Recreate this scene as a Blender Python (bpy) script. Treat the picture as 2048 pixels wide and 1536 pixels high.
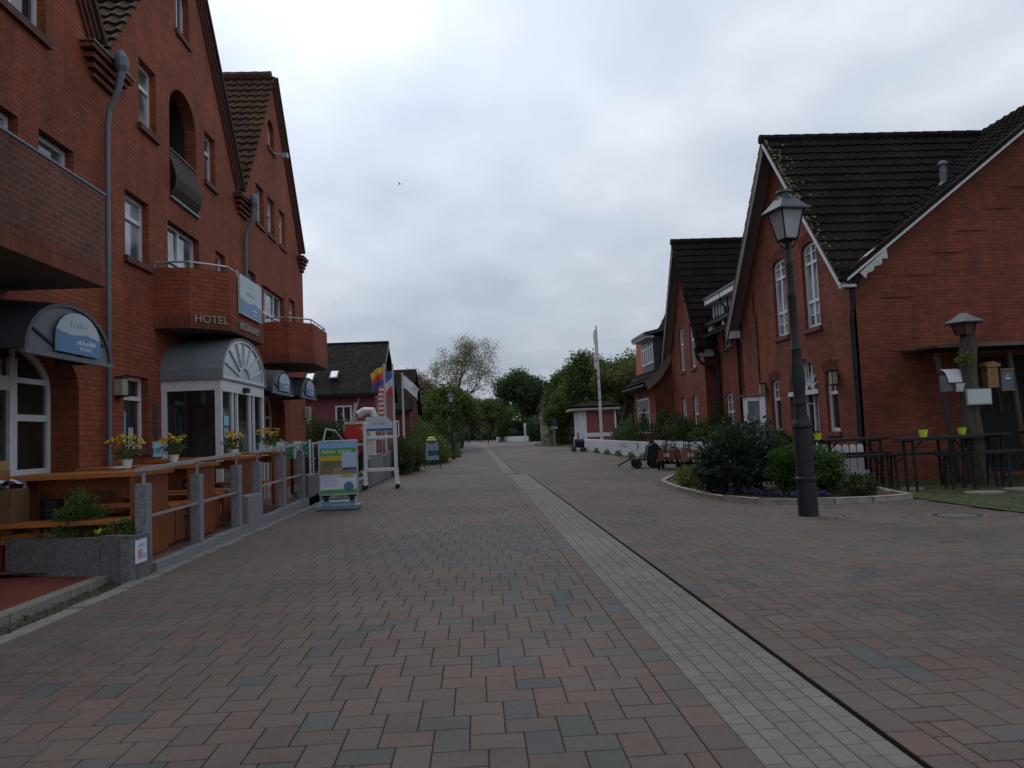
import bpy, math, random
import numpy as np
from mathutils import Vector, Matrix
from mathutils.geometry import tessellate_polygon
R = math.radians
for o in list(bpy.data.objects): bpy.data.objects.remove(o)
scene = bpy.context.scene
COL = scene.collection
# ------------------------------------------------------------------ camera
F, VPX, VPY, ROLL, EYE = 1500., 953., 869., R(2.4), 1.5
yd = Vector(((VPX-1024)/F, -(VPY-768)/F, -1)).normalized()
ux, uy = -math.sin(ROLL), math.cos(ROLL)
ud = Vector((ux, uy, -(ux*yd.x+uy*yd.y)/yd.z)).normalized()
xd = yd.cross(ud)
cam = bpy.data.objects.new('camera', bpy.data.cameras.new('camera'))
COL.objects.link(cam); scene.camera = cam
m3 = Matrix((xd, yd, ud))
cam.matrix_world = Matrix.Translation((0, 0, EYE)) @ m3.to_4x4()
cam.data.sensor_width = 36; cam.data.lens = F/2048*36
cam.data.clip_start = .1; cam.data.clip_end = 3000
# ------------------------------------------------------------------ light
scene.view_settings.view_transform = 'Standard'; scene.view_settings.look = 'None'
scene.view_settings.exposure = 0.0; scene.view_settings.gamma = 1
world = bpy.data.worlds.new("World"); scene.world = world; world.use_nodes = True
SUN_EL, SUN_AZ = R(52), R(-22)     # azimuth from +Y, negative = towards -X
def build_world():
    nt = world.node_tree; N = nt.nodes; L = nt.links; N.clear()
    out = N.new('ShaderNodeOutputWorld'); bg = N.new('ShaderNodeBackground'); bg.inputs[1].default_value = .096
    sky = N.new('ShaderNodeTexSky'); sky.sky_type = 'NISHITA'; sky.sun_disc = False
    sky.sun_elevation = SUN_EL; sky.sun_rotation = SUN_AZ
    tc = N.new('ShaderNodeTexCoord'); sep = N.new('ShaderNodeSeparateXYZ'); L.new(tc.outputs['Generated'], sep.inputs[0])
    def M(op, a, b=None, c=None):
        n = N.new('ShaderNodeMath'); n.operation = op
        for i, v in enumerate((a, b, c)):
            if v is None: continue
            if isinstance(v, (int, float)): n.inputs[i].default_value = v
            else: L.new(v, n.inputs[i])
        return n.outputs[0]
    den = M('ADD', M('MAXIMUM', sep.outputs[2], 0.0), .16)
    cmb = N.new('ShaderNodeCombineXYZ')
    L.new(M('DIVIDE', sep.outputs[0], den), cmb.inputs[0]); L.new(M('DIVIDE', sep.outputs[1], den), cmb.inputs[1])
    def noise(scale, det, off, rough=.55):
        mp = N.new('ShaderNodeMapping'); L.new(cmb.outputs[0], mp.inputs[0]); mp.inputs[1].default_value = off
        mp.inputs[3].default_value = (1, .75, 1)
        n = N.new('ShaderNodeTexNoise'); n.inputs['Scale'].default_value = scale
        n.inputs['Detail'].default_value = det; n.inputs['Roughness'].default_value = rough
        L.new(mp.outputs[0], n.inputs['Vector']); return n.outputs['Fac']
    big = noise(.8, 3, (3.1, 1.7, 0)); fine = noise(2.6, 5, (7.3, .4, 0), .5)
    v = M('ADD', M('MULTIPLY', big, .66), M('MULTIPLY', fine, .34))
    rmp = N.new('ShaderNodeValToRGB'); L.new(v, rmp.inputs[0])
    cr = rmp.color_ramp; cr.elements[0].position = .36; cr.elements[0].color = (5.3, 6.0, 7.15, 1)
    cr.elements[1].position = .66; cr.elements[1].color = (9.6, 10.1, 11.0, 1)
    e = cr.elements.new(.5); e.color = (6.8, 7.35, 8.45, 1)
    # darker, greener veil low over the horizon
    low = N.new('ShaderNodeMapRange'); L.new(sep.outputs[2], low.inputs[0]); low.inputs[1].default_value = -.02; low.inputs[2].default_value = .42
    low.inputs[3].default_value = .66; low.inputs[4].default_value = 1.05
    mul = N.new('ShaderNodeVectorMath'); mul.operation = 'SCALE'; L.new(rmp.outputs[0], mul.inputs[0]); L.new(low.outputs[0], mul.inputs['Scale'])
    # brighter thin patch where the sun stands behind the cloud
    sd = Vector((-.17, 1., .58)).normalized()
    dot = N.new('ShaderNodeVectorMath'); dot.operation = 'DOT_PRODUCT'; L.new(tc.outputs['Generated'], dot.inputs[0]); dot.inputs[1].default_value = sd
    g = M('POWER', M('MAXIMUM', dot.outputs['Value'], 0.), 24.)
    gl = M('ADD', M('MULTIPLY', M('MULTIPLY', g, big), .95), 1.)
    mul2 = N.new('ShaderNodeVectorMath'); mul2.operation = 'SCALE'; L.new(mul.outputs[0], mul2.inputs[0]); L.new(gl, mul2.inputs['Scale'])
    mix = N.new('ShaderNodeMix'); mix.data_type = 'RGBA'; mix.inputs[0].default_value = .95
    L.new(sky.outputs[0], mix.inputs[6]); L.new(mul2.outputs[0], mix.inputs[7])
    L.new(mix.outputs[2], bg.inputs[0]); L.new(bg.outputs[0], out.inputs[0])
build_world()
sl = bpy.data.lights.new('sun', 'SUN'); sl.energy = .7; sl.angle = R(22); sl.color = (1, .96, .9)
sun = bpy.data.objects.new('sun', sl); COL.objects.link(sun); sun.location = (0, 0, 30)
sv = Vector((math.sin(SUN_AZ)*math.cos(SUN_EL), math.cos(SUN_AZ)*math.cos(SUN_EL), math.sin(SUN_EL)))
sun.rotation_euler = sv.to_track_quat('Z', 'Y').to_euler()
# ------------------------------------------------------------------ materials
MATS = {}
def newmat(name):
    m = bpy.data.materials.new(name); m.use_nodes = True
    return m, m.node_tree, m.node_tree.nodes, m.node_tree.links, m.node_tree.nodes['Principled BSDF']
def rgba(c): return (c[0], c[1], c[2], 1)
def plain(name, c, rough=.6, metal=0., var=.18, scale=3., bump=0., bscale=30., spec=.5, attr=False, tint=None, thresh=.5, macro=0.):
    """noise-varied colour; tint = second colour mixed in patches; attr = multiplies colour attribute Col"""
    if name in MATS: return MATS[name]
    m, nt, N, L, b = newmat(name)
    b.inputs['Roughness'].default_value = rough; b.inputs['Metallic'].default_value = metal
    b.inputs['Specular IOR Level'].default_value = spec
    geo = N.new('ShaderNodeNewGeometry')
    n1 = N.new('ShaderNodeTexNoise'); n1.inputs['Scale'].default_value = scale; n1.inputs['Detail'].default_value = 6; n1.inputs['Roughness'].default_value = .65
    L.new(geo.outputs['Position'], n1.inputs['Vector'])
    mx = N.new('ShaderNodeMix'); mx.data_type = 'RGBA'
    a = [max(0, v*(1-var)) for v in c]; bb = [v*(1+var) for v in c]
    if tint: bb = tint
    rg = N.new('ShaderNodeMapRange'); L.new(n1.outputs['Fac'], rg.inputs[0])
    rg.inputs[1].default_value = thresh-.18; rg.inputs[2].default_value = thresh+.18
    L.new(rg.outputs[0], mx.inputs[0]); mx.inputs[6].default_value = rgba(a); mx.inputs[7].default_value = rgba(bb)
    colout = mx.outputs[2]
    if macro:
        sc_ = N.new('ShaderNodeVectorMath'); sc_.operation = 'SCALE'; L.new(colout, sc_.inputs[0]); fac = None
        for (s0, dt, lo, hi, a0, a1) in ((.28, 4, .35, .65, 1-macro, 1+macro*.6), (1.7, 6, .5, .75, 1., 1-macro*.7)):
            nn_ = N.new('ShaderNodeTexNoise'); nn_.inputs['Scale'].default_value = s0; nn_.inputs['Detail'].default_value = dt; nn_.inputs['Roughness'].default_value = .6
            L.new(geo.outputs['Position'], nn_.inputs['Vector']); q = N.new('ShaderNodeMapRange'); L.new(nn_.outputs['Fac'], q.inputs[0])
            for i_, v_ in enumerate((lo, hi, a0, a1)): q.inputs[i_+1].default_value = v_
            if fac is None: fac = q.outputs[0]
            else:
                mm = N.new('ShaderNodeMath'); mm.operation = 'MULTIPLY'; L.new(fac, mm.inputs[0]); L.new(q.outputs[0], mm.inputs[1]); fac = mm.outputs[0]
        L.new(fac, sc_.inputs['Scale']); colout = sc_.outputs[0]
    if attr:
        at = N.new('ShaderNodeAttribute'); at.attribute_name = 'Col'
        mu = N.new('ShaderNodeMix'); mu.data_type = 'RGBA'; mu.blend_type = 'MULTIPLY'; mu.inputs[0].default_value = 1
        L.new(colout, mu.inputs[6]); L.new(at.outputs['Color'], mu.inputs[7]); colout = mu.outputs[2]
    L.new(colout, b.inputs['Base Color'])
    if bump:
        n2 = N.new('ShaderNodeTexNoise'); n2.inputs['Scale'].default_value = bscale; n2.inputs['Detail'].default_value = 5
        L.new(geo.outputs['Position'], n2.inputs['Vector'])
        bp = N.new('ShaderNodeBump'); bp.inputs['Strength'].default_value = bump; bp.inputs['Distance'].default_value = .02
        L.new(n2.outputs['Fac'], bp.inputs['Height']); L.new(bp.outputs[0], b.inputs['Normal'])
    MATS[name] = m; return m
def brickmat(name, c1, c2, mortar, w=.25, h=.083, ms=.007, stain=.25, soldier=False):
    if name in MATS: return MATS[name]
    m, nt, N, L, b = newmat(name)
    geo = N.new('ShaderNodeNewGeometry'); sp = N.new('ShaderNodeSeparateXYZ'); sn = N.new('ShaderNodeSeparateXYZ')
    L.new(geo.outputs['Position'], sp.inputs[0]); L.new(geo.outputs['True Normal'], sn.inputs[0])
    def M(op, a, bb):
        n = N.new('ShaderNodeMath'); n.operation = op
        for i, v in enumerate((a, bb)):
            if isinstance(v, (int, float)): n.inputs[i].default_value = v
            else: L.new(v, n.inputs[i])
        return n.outputs[0]
    u = M('SUBTRACT', M('MULTIPLY', sp.outputs[1], sn.outputs[0]), M('MULTIPLY', sp.outputs[0], sn.outputs[1]))
    cb = N.new('ShaderNodeCombineXYZ')
    L.new(u, cb.inputs[1 if soldier else 0]); L.new(sp.outputs[2], cb.inputs[0 if soldier else 1])
    sm = N.new('ShaderNodeMapping'); L.new(cb.outputs[0], sm.inputs[0]); sm.inputs[3].default_value = (.35, 2.6, 1) if soldier else (2.6, .35, 1)
    ns = N.new('ShaderNodeTexNoise'); ns.inputs['Scale'].default_value = 1.; ns.inputs['Detail'].default_value = 5; ns.inputs['Roughness'].default_value = .6; L.new(sm.outputs[0], ns.inputs['Vector'])
    mrs = N.new('ShaderNodeMapRange'); L.new(ns.outputs['Fac'], mrs.inputs[0]); mrs.inputs[1].default_value = .3; mrs.inputs[2].default_value = .62; mrs.inputs[3].default_value = .80; mrs.inputs[4].default_value = 1.08
    br = N.new('ShaderNodeTexBrick'); L.new(cb.outputs[0], br.inputs['Vector'])
    br.inputs['Scale'].default_value = 1; br.inputs['Brick Width'].default_value = w; br.inputs['Row Height'].default_value = h
    br.inputs['Mortar Size'].default_value = ms; br.inputs['Mortar Smooth'].default_value = .3; br.inputs['Bias'].default_value = -.1
    br.inputs['Color1'].default_value = rgba(c1); br.inputs['Color2'].default_value = rgba(c2); br.inputs['Mortar'].default_value = rgba(mortar)
    if soldier: br.offset = 0.
    n1 = N.new('ShaderNodeTexNoise'); n1.inputs['Scale'].default_value = .55; n1.inputs['Detail'].default_value = 7; n1.inputs['Roughness'].default_value = .7
    L.new(geo.outputs['Position'], n1.inputs['Vector'])
    mr = N.new('ShaderNodeMapRange'); L.new(n1.outputs['Fac'], mr.inputs[0]); mr.inputs[1].default_value = .3; mr.inputs[2].default_value = .7
    mr.inputs[3].default_value = 1-stain; mr.inputs[4].default_value = 1+stain*.5
    n3 = N.new('ShaderNodeTexNoise'); n3.inputs['Scale'].default_value = 14; n3.inputs['Detail'].default_value = 3
    L.new(geo.outputs['Position'], n3.inputs['Vector'])
    mr3 = N.new('ShaderNodeMapRange'); L.new(n3.outputs['Fac'], mr3.inputs[0]); mr3.inputs[3].default_value = .8; mr3.inputs[4].default_value = 1.2
    sc = N.new('ShaderNodeVectorMath'); sc.operation = 'SCALE'; L.new(br.outputs['Color'], sc.inputs[0]); L.new(M('MULTIPLY', M('MULTIPLY', mr.outputs[0], mr3.outputs[0]), mrs.outputs[0]), sc.inputs['Scale'])
    L.new(sc.outputs[0], b.inputs['Base Color']); b.inputs['Roughness'].default_value = .85; b.inputs['Specular IOR Level'].default_value = .25
    bp = N.new('ShaderNodeBump'); bp.invert = True; bp.inputs['Strength'].default_value = .6; bp.inputs['Distance'].default_value = .008
    L.new(br.outputs['Fac'], bp.inputs['Height']); L.new(bp.outputs[0], b.inputs['Normal'])
    MATS[name] = m; return m
def woodmat(name, c1, c2, scale=1., rough=.45, axis=0):
    if name in MATS: return MATS[name]
    m, nt, N, L, b = newmat(name)
    tc = N.new('ShaderNodeTexCoord'); mp = N.new('ShaderNodeMapping'); L.new(tc.outputs['Object'], mp.inputs[0])
    s = [14*scale]*3; s[axis] = 1.2*scale; mp.inputs[3].default_value = s
    n = N.new('ShaderNodeTexNoise'); n.inputs['Scale'].default_value = 1; n.inputs['Detail'].default_value = 5; n.inputs['Distortion'].default_value = .6
    L.new(mp.outputs[0], n.inputs['Vector'])
    mx = N.new('ShaderNodeMix'); mx.data_type = 'RGBA'; L.new(n.outputs['Fac'], mx.inputs[0])
    mx.inputs[6].default_value = rgba(c1); mx.inputs[7].default_value = rgba(c2)
    L.new(mx.outputs[2], b.inputs['Base Color']); b.inputs['Roughness'].default_value = rough
    MATS[name] = m; return m
def glassmat(name, c=(.02, .025, .03), rough=.04, pale_tone=None):
    if name in MATS: return MATS[name]
    m, nt, N, L, b = newmat(name)
    b.inputs['Roughness'].default_value = rough; b.inputs['Specular IOR Level'].default_value = .9
    geo = N.new('ShaderNodeNewGeometry'); n = N.new('ShaderNodeTexNoise'); n.inputs['Scale'].default_value = 1.1; n.inputs['Detail'].default_value = 1
    L.new(geo.outputs['Position'], n.inputs['Vector'])
    mx = N.new('ShaderNodeMix'); mx.data_type = 'RGBA'; rg = N.new('ShaderNodeMapRange'); L.new(n.outputs['Fac'], rg.inputs[0])
    rg.inputs[1].default_value = .44; rg.inputs[2].default_value = .56; L.new(rg.outputs[0], mx.inputs[0])
    mx.inputs[6].default_value = rgba(c); mx.inputs[7].default_value = rgba(pale_tone or [v*1.8 for v in c])
    L.new(mx.outputs[2], b.inputs['Base Color'])
    bp = N.new('ShaderNodeBump'); bp.inputs['Strength'].default_value = .05; bp.inputs['Distance'].default_value = .02
    n2 = N.new('ShaderNodeTexNoise'); n2.inputs['Scale'].default_value = 1.5; L.new(geo.outputs['Position'], n2.inputs['Vector'])
    L.new(n2.outputs['Fac'], bp.inputs['Height']); L.new(bp.outputs[0], b.inputs['Normal'])
    MATS[name] = m; return m
BR = brickmat('hotel brick', (.285, .074, .033), (.215, .056, .028), (.118, .046, .030), ms=.0075, stain=.34)
BRP = brickmat('skylit parapet brick', (.165, .055, .034), (.115, .045, .032), (.17, .12, .095), ms=.008, stain=.4)  # pale joints paint in the sky light on the near parapet
BRS = brickmat('soldier brick', (.20, .055, .030), (.15, .045, .027), (.075, .038, .028), w=.26, h=.083, soldier=True)
BR2 = brickmat('red house brick', (.235, .058, .031), (.145, .040, .026), (.10, .050, .038), ms=.008, stain=.4)
BRX = plain('dark clay moulding', (.095, .028, .020), .8, bump=.3)
PINK = plain('pink render', (.15, .038, .048), .85, bump=.15)
GREYR = plain('grey render', (.12, .108, .098), .85)
TILE = plain('brown pantile', (.050, .027, .019), .8, tint=(.085, .045, .026), scale=1.3, bump=.3, spec=.3)
TILEM = plain('mossy pantile', (.052, .026, .018), .85, tint=(.085, .046, .022), scale=1.1, bump=.3, spec=.2, thresh=.5)
TILED = plain('dark concrete tile', (.017, .0145, .013), .85, tint=(.028, .023, .018), scale=1.0, bump=.3, spec=.03, thresh=.6)
TILEL = plain('lichen on tile', (.15, .11, .022), .9, tint=(.08, .07, .03), scale=9)
THATCH = plain('weathered slate', (.020, .019, .016), .9, tint=(.075, .07, .06), scale=4.5, bump=.5, thresh=.68, spec=.05)
ORT = plain('orange clay tile', (.36, .09, .025), .8, scale=8, bump=.4)
WHITE = plain('white paint', (.56, .57, .60), .4, var=.06)
DWHITE = plain('weathered white paint', (.42, .42, .41), .6, var=.14, scale=5)
BARGE = plain('weathered grey board', (.15, .12, .105), .7, var=.12)
ZINC = plain('zinc', (.11, .125, .15), .5, metal=.25, var=.2, scale=2)
ZINCD = plain('dark zinc sheet', (.055, .06, .075), .5, metal=.25, var=.25, scale=2)
GLASS = glassmat('window glass'); GLASSC = glassmat('painted sheen and curtains glass', (.07, .085, .10), .05, (.30, .33, .36))  # GLASSC: pale patches are curtains plus sky reflection painted into the colour
GLASSD = glassmat('door glass', (.012, .014, .014), .06); GLASSB = glassmat('frosted arch glass', (.32, .39, .42), .2, (.38, .45, .48))
BLACK = plain('black metal', (.009, .0095, .010), .65, var=.2, spec=.3)
IRON = plain('lamp iron paint', (.015, .017, .020), .62, var=.35, scale=5, bump=.2, bscale=40, spec=.3)
RUST = plain('brown iron railing', (.05, .026, .024), .6, var=.2)
STEEL = plain('stainless steel', (.33, .33, .35), .35, metal=.35, var=.08)
GRAN = plain('granite', (.17, .172, .185), .8, var=.4, scale=38, bump=.5, bscale=70)
GRAN2 = plain('dark granite', (.115, .115, .12), .8, var=.45, scale=30, bump=.6, bscale=50)
KERB = plain('kerb stone', (.185, .17, .145), .85, var=.25, scale=12, bump=.5)
MORT = plain('paving joint sand', (.052, .045, .038), .95)
PAVE = plain('paver', (.98, .98, .98), .78, var=.10, scale=22, bump=.25, bscale=120, attr=True, spec=.3, macro=.22)
FARP = plain('far paving', (.105, .085, .082), .9, var=.08, scale=.8)
WOOD = woodmat('oiled larch', (.25, .074, .015), (.40, .128, .028), 1)
WOODV = woodmat('oiled larch panel', (.13, .035, .009), (.23, .066, .016), 1, axis=2)
WOODL = woodmat('pale wood', (.16, .075, .02), (.24, .12, .035), 1)
WOODG = woodmat('weathered bark', (.035, .028, .021), (.085, .070, .054), .7, .9, axis=2)
GRASS = plain('grass ground', (.030, .042, .012), .95, tint=(.055, .058, .02), scale=2, bump=.8, bscale=60)
SOIL = plain('bark mulch', (.042, .019, .012), .95, var=.5, scale=30, bump=1, bscale=40)
DIRT = plain('mossy dirt', (.033, .032, .018), .95, tint=(.07, .058, .038), scale=9, bump=.8)
BARKM = plain('tree bark', (.045, .037, .031), .9, scale=5, bump=.5)
LEAF = plain('leaf', (.95, .95, .95), .55, var=.1, scale=4, attr=True, spec=.35)
def translucent(m, k):
    nt = m.node_tree; N = nt.nodes; L = nt.links; b = N['Principled BSDF']; out = [n for n in N if n.type == 'OUTPUT_MATERIAL'][0]
    t = N.new('ShaderNodeBsdfTranslucent'); mx = N.new('ShaderNodeMixShader'); mx.inputs[0].default_value = k
    L.new(b.inputs['Base Color'].links[0].from_socket, t.inputs['Color']); L.new(b.outputs[0], mx.inputs[1]); L.new(t.outputs[0], mx.inputs[2]); L.new(mx.outputs[0], out.inputs['Surface'])
translucent(LEAF, .4)
PET = plain('petal', (.95, .95, .95), .6, var=.05, attr=True)
PAINT = plain('painted colour', (.97, .97, .97), .45, var=.04, attr=True)
SKIN = plain('skin', (.45, .27, .2), .6)
# ------------------------------------------------------------------ mesh helpers
def link(o): COL.objects.link(o); return o
def tag(o, label=None, cat=None, group=None, kind=None):
    for k, v in (('label', label), ('category', cat), ('group', group), ('kind', kind)):
        if v: o[k] = v
    return o
def thing(name, label, cat, loc=(0, 0, 0), rz=0., group=None):
    o = bpy.data.objects.new(name, None); o.empty_display_size = .1; link(o)
    o.location = loc; o.rotation_euler[2] = rz
    return tag(o, label, cat, group)
def rootloc(o):
    while o.parent: o = o.parent
    return Vector(o.location)
class MB:
    def __init__(s, T=None): s.v = []; s.f = []; s.c = []; s.T = T; s.col = (1, 1, 1)
    def add(s, vs, fs, col=None):
        n = len(s.v); T = s.T
        s.v += [tuple(T(*p)) for p in vs] if T else [tuple(p) for p in vs]
        s.f += [tuple(i+n for i in f) for f in fs]; s.c += [col or s.col]*len(fs); return s
    def box(s, x0, x1, y0, y1, z0, z1, col=None):
        return s.add([(x, y, z) for x in (x0, x1) for y in (y0, y1) for z in (z0, z1)],
                     [(0, 1, 3, 2), (4, 6, 7, 5), (0, 4, 5, 1), (2, 3, 7, 6), (0, 2, 6, 4), (1, 5, 7, 3)], col)
    def bar(s, a, b, w, h, up=(0, 0, 1), col=None):
        a = Vector(a); b = Vector(b); d = (b-a).normalized(); up = Vector(up)
        if abs(d.dot(up)) > .98: up = Vector((0, 1, 0))
        sd = d.cross(up).normalized(); u2 = sd.cross(d).normalized(); V = []
        for p in (a, b):
            for i, j in ((-1, -1), (1, -1), (1, 1), (-1, 1)): V.append(p+sd*(w/2*i)+u2*(h/2*j))
        return s.add(V, [(0, 1, 2, 3), (7, 6, 5, 4), (0, 4, 5, 1), (1, 5, 6, 2), (2, 6, 7, 3), (3, 7, 4, 0)], col)
    def tube(s, pts, rad, n=8, col=None, cap=True):
        pts = [Vector(p) for p in pts]; rad = rad if isinstance(rad, (list, tuple)) else [rad]*len(pts)
        V = []; Fs = []; prev = None
        for i, p in enumerate(pts):
            d = (pts[min(i+1, len(pts)-1)]-pts[max(i-1, 0)]).normalized()
            if prev is None:
                a = Vector((1, 0, 0)) if abs(d.x) < .9 else Vector((0, 1, 0)); e = d.cross(a).normalized()
            else: e = (prev-d*prev.dot(d)).normalized()
            prev = e; g = d.cross(e)
            for k in range(n):
                t = 2*math.pi*k/n; V.append(p+(e*math.cos(t)+g*math.sin(t))*rad[i])
        for i in range(len(pts)-1):
            for k in range(n):
                k2 = (k+1) % n; Fs.append((i*n+k, i*n+k2, (i+1)*n+k2, (i+1)*n+k))
        if cap: Fs += [tuple(range(n-1, -1, -1)), tuple((len(pts)-1)*n+k for k in range(n))]
        return s.add(V, Fs, col)
    def lathe(s, prof, c=(0, 0, 0), n=16, col=None, rot=0., axis='Z'):
        V = []; Fs = []
        for r, z in prof:
            for k in range(n):
                t = 2*math.pi*k/n+rot; q = (r*math.cos(t), r*math.sin(t), z)
                if axis == 'X': q = (q[2], q[0], q[1])
                if axis == 'Y': q = (q[0], q[2], q[1])
                V.append((c[0]+q[0], c[1]+q[1], c[2]+q[2]))
        for i in range(len(prof)-1):
            for k in range(n):
                k2 = (k+1) % n; Fs.append((i*n+k, i*n+k2, (i+1)*n+k2, (i+1)*n+k))
        Fs += [tuple(range(n-1, -1, -1)), tuple((len(prof)-1)*n+k for k in range(n))]
        return s.add(V, Fs, col)
    def prism(s, poly, d, col=None):
        """poly = 3D points, extruded by vector d"""
        n = len(poly); d = Vector(d); P = [Vector(p) for p in poly]; V = P+[p+d for p in P]
        tr = tessellate_polygon([P]); Fs = [tuple(t) for t in tr]+[tuple(i+n for i in reversed(t)) for t in tr]
        Fs += [(i, (i+1) % n, (i+1) % n+n, i+n) for i in range(n)]
        return s.add(V, Fs, col)
    def plate(s, poly, holes, w0, w1, col=None):
        """2D polygon (u,v) with holes; face at w1, hole sides back to w0 (uses T(u,v,w))"""
        loops = [poly]+holes; flat = [p for l in loops for p in l]
        tr = tessellate_polygon([[Vector((p[0], p[1], 0)) for p in l] for l in loops])
        s.add([(p[0], p[1], w1) for p in flat], [tuple(t) for t in tr], col)
        for l in holes:
            n = len(l); V = [(p[0], p[1], w1) for p in l]+[(p[0], p[1], w0) for p in l]
            s.add(V, [(i, (i+1) % n, (i+1) % n+n, i+n) for i in range(n)], col)
        return s
    def build(s, name, mat, parent=None, smooth=False, bevel=0., origin=None):
        me = bpy.data.meshes.new(name); V = np.array(s.v, dtype=float)
        off = rootloc(parent) if parent is not None else Vector(origin or (0, 0, 0))
        V = V-np.array(off)
        me.from_pydata(V.tolist(), [], s.f)
        if any(c != (1, 1, 1) for c in s.c):
            ca = me.color_attributes.new('Col', 'FLOAT_COLOR', 'CORNER'); arr = []
            for fc, c in zip(s.f, s.c): arr += [c[0], c[1], c[2], 1.]*len(fc)
            ca.data.foreach_set('color', arr)
        elif mat in (LEAF, PET, PAINT, PAVE):
            ca = me.color_attributes.new('Col', 'FLOAT_COLOR', 'CORNER'); ca.data.foreach_set('color', [1.]*(4*len(me.loops)))
        if smooth: me.polygons.foreach_set('use_smooth', [True]*len(me.polygons))
        me.materials.append(mat); me.update()
        o = link(bpy.data.objects.new(name, me))
        if parent is not None: o.parent = parent
        else: o.location = off
        if smooth:
            md = o.modifiers.new('e', 'EDGE_SPLIT'); md.split_angle = R(40)
        if bevel:
            md = o.modifiers.new('b', 'BEVEL'); md.width = bevel; md.segments = 2; md.limit_method = 'ANGLE'
        return o
def copy_thing(root, loc, rz=0., label=None, scale=None):
    def cp(o, par):
        c = o.copy(); COL.objects.link(c)
        if par: c.parent = par
        for k in [x for x in bpy.data.objects if x.parent == o]: cp(k, c)
        return c
    r = cp(root, None); r.location = loc; r.rotation_euler[2] = rz
    if label: r['label'] = label
    if scale: r.scale = (scale,)*3
    return r
def text(s, parent, s_txt, size, T, depth, mat, name='lettering', align='CENTER', bold=0.):
    cu = bpy.data.curves.new('t', 'FONT'); cu.body = s_txt; cu.size = size; cu.align_x = align; cu.extrude = 0; cu.offset = bold
    cu.resolution_u = 3
    o = bpy.data.objects.new('t', cu); link(o); dg = bpy.context.evaluated_depsgraph_get()
    me = bpy.data.meshes.new_from_object(o.evaluated_get(dg)); mb = MB(T)
    V = [v.co for v in me.vertices]; n = len(V)
    Fs = [tuple(p.vertices) for p in me.polygons]; edges = {}
    for f in Fs:
        for i in range(len(f)):
            k = tuple(sorted((f[i], f[(i+1) % len(f)]))); edges[k] = edges.get(k, 0)+1
    mb.add([(v.x, v.y, depth) for v in V]+[(v.x, v.y, 0) for v in V],
           Fs+[(a, b, b+n, a+n) for (a, b), c in edges.items() if c == 1])
    bpy.data.objects.remove(o); bpy.data.curves.remove(cu); bpy.data.meshes.remove(me)
    return mb.build(name, mat, parent)
def archpts(u0, u1, v0, vs, rise, n=12):
    """rect with arched top: springs at vs, rises by rise"""
    c = (u0+u1)/2; a = (u1-u0)/2; P = [(u0, v0), (u1, v0)]
    for i in range(n+1):
        t = math.pi*i/n; P.append((c+a*math.cos(t), vs+rise*math.sin(t)))
    return P
def ring(mb, outer, k, w0, w1):
    """frame ring inside an outline, width k"""
    c = Vector((sum(p[0] for p in outer)/len(outer), sum(p[1] for p in outer)/len(outer)))
    us = [p[0] for p in outer]; vs = [p[1] for p in outer]; cu = (min(us)+max(us))/2; cv = (min(vs)+max(vs))/2
    su = 1-2*k/(max(us)-min(us)); sv_ = 1-2*k/(max(vs)-min(vs))
    inner = [(cu+(p[0]-cu)*su, cv+(p[1]-cv)*sv_) for p in outer]; n = len(outer)
    for w in (w1,):
        mb.add([(p[0], p[1], w) for p in outer]+[(p[0], p[1], w) for p in inner], [(i, (i+1) % n, (i+1) % n+n, i+n) for i in range(n)])
    mb.add([(p[0], p[1], w0) for p in inner]+[(p[0], p[1], w1) for p in inner], [(i, (i+1) % n, (i+1) % n+n, i+n) for i in range(n)])
    mb.add([(p[0], p[1], w0) for p in outer]+[(p[0], p[1], w1) for p in outer], [(i, (i+1) % n, (i+1) % n+n, i+n) for i in range(n)])
    return inner
def window(par, T, outline, depth, mull=(), trans=(), k=.07, bars=(), glass=None, sill=None, sillmat=None, name='window', label=None, mat=None):
    """part 'window' (the frame) > pane, sill"""
    us = [p[0] for p in outline]; vs = [p[1] for p in outline]; u0, u1, v0, v1 = min(us), max(us), min(vs), max(vs)
    f = MB(T); w0 = -depth; w1 = -depth+.06
    ring(f, outline, k, w0, w1)
    for m_ in mull:
        u = u0+(u1-u0)*m_; f.box(u-.035, u+.035, v0+k*.9, v1-k*.9, w0, w1+.004)
    for t_ in trans:
        v = v0+(v1-v0)*t_; f.box(u0+k*.9, u1-k*.9, v-.04, v+.04, w0, w1+.008)
    for (a, b, c, d) in bars: # fractions, thin glazing bars
        f.bar((u0+(u1-u0)*a, v0+(v1-v0)*b, w1-.015), (u0+(u1-u0)*c, v0+(v1-v0)*d, w1-.015), .028, .025, (0, 0, 1))
    fo = f.build(name, mat or WHITE, par)
    if label: fo['label'] = label
    p = MB(T); c = (u0+(u1-u0)*.5, v0+(v1-v0)*.5); n = len(outline)
    p.add([(q[0], q[1], w0+.02) for q in outline], [tuple(range(n))]); p.build('pane', glass or GLASS, fo)
    if sill:
        s_ = MB(T); s_.box(u0-.06, u1+.06, v0-.12, v0-.002, -depth+.01, sill); s_.build('sill', sillmat or BRX, fo)
    return fo
def rect(u0, u1, v0, v1): return [(u0, v0), (u1, v0), (u1, v1), (u0, v1)]
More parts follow.
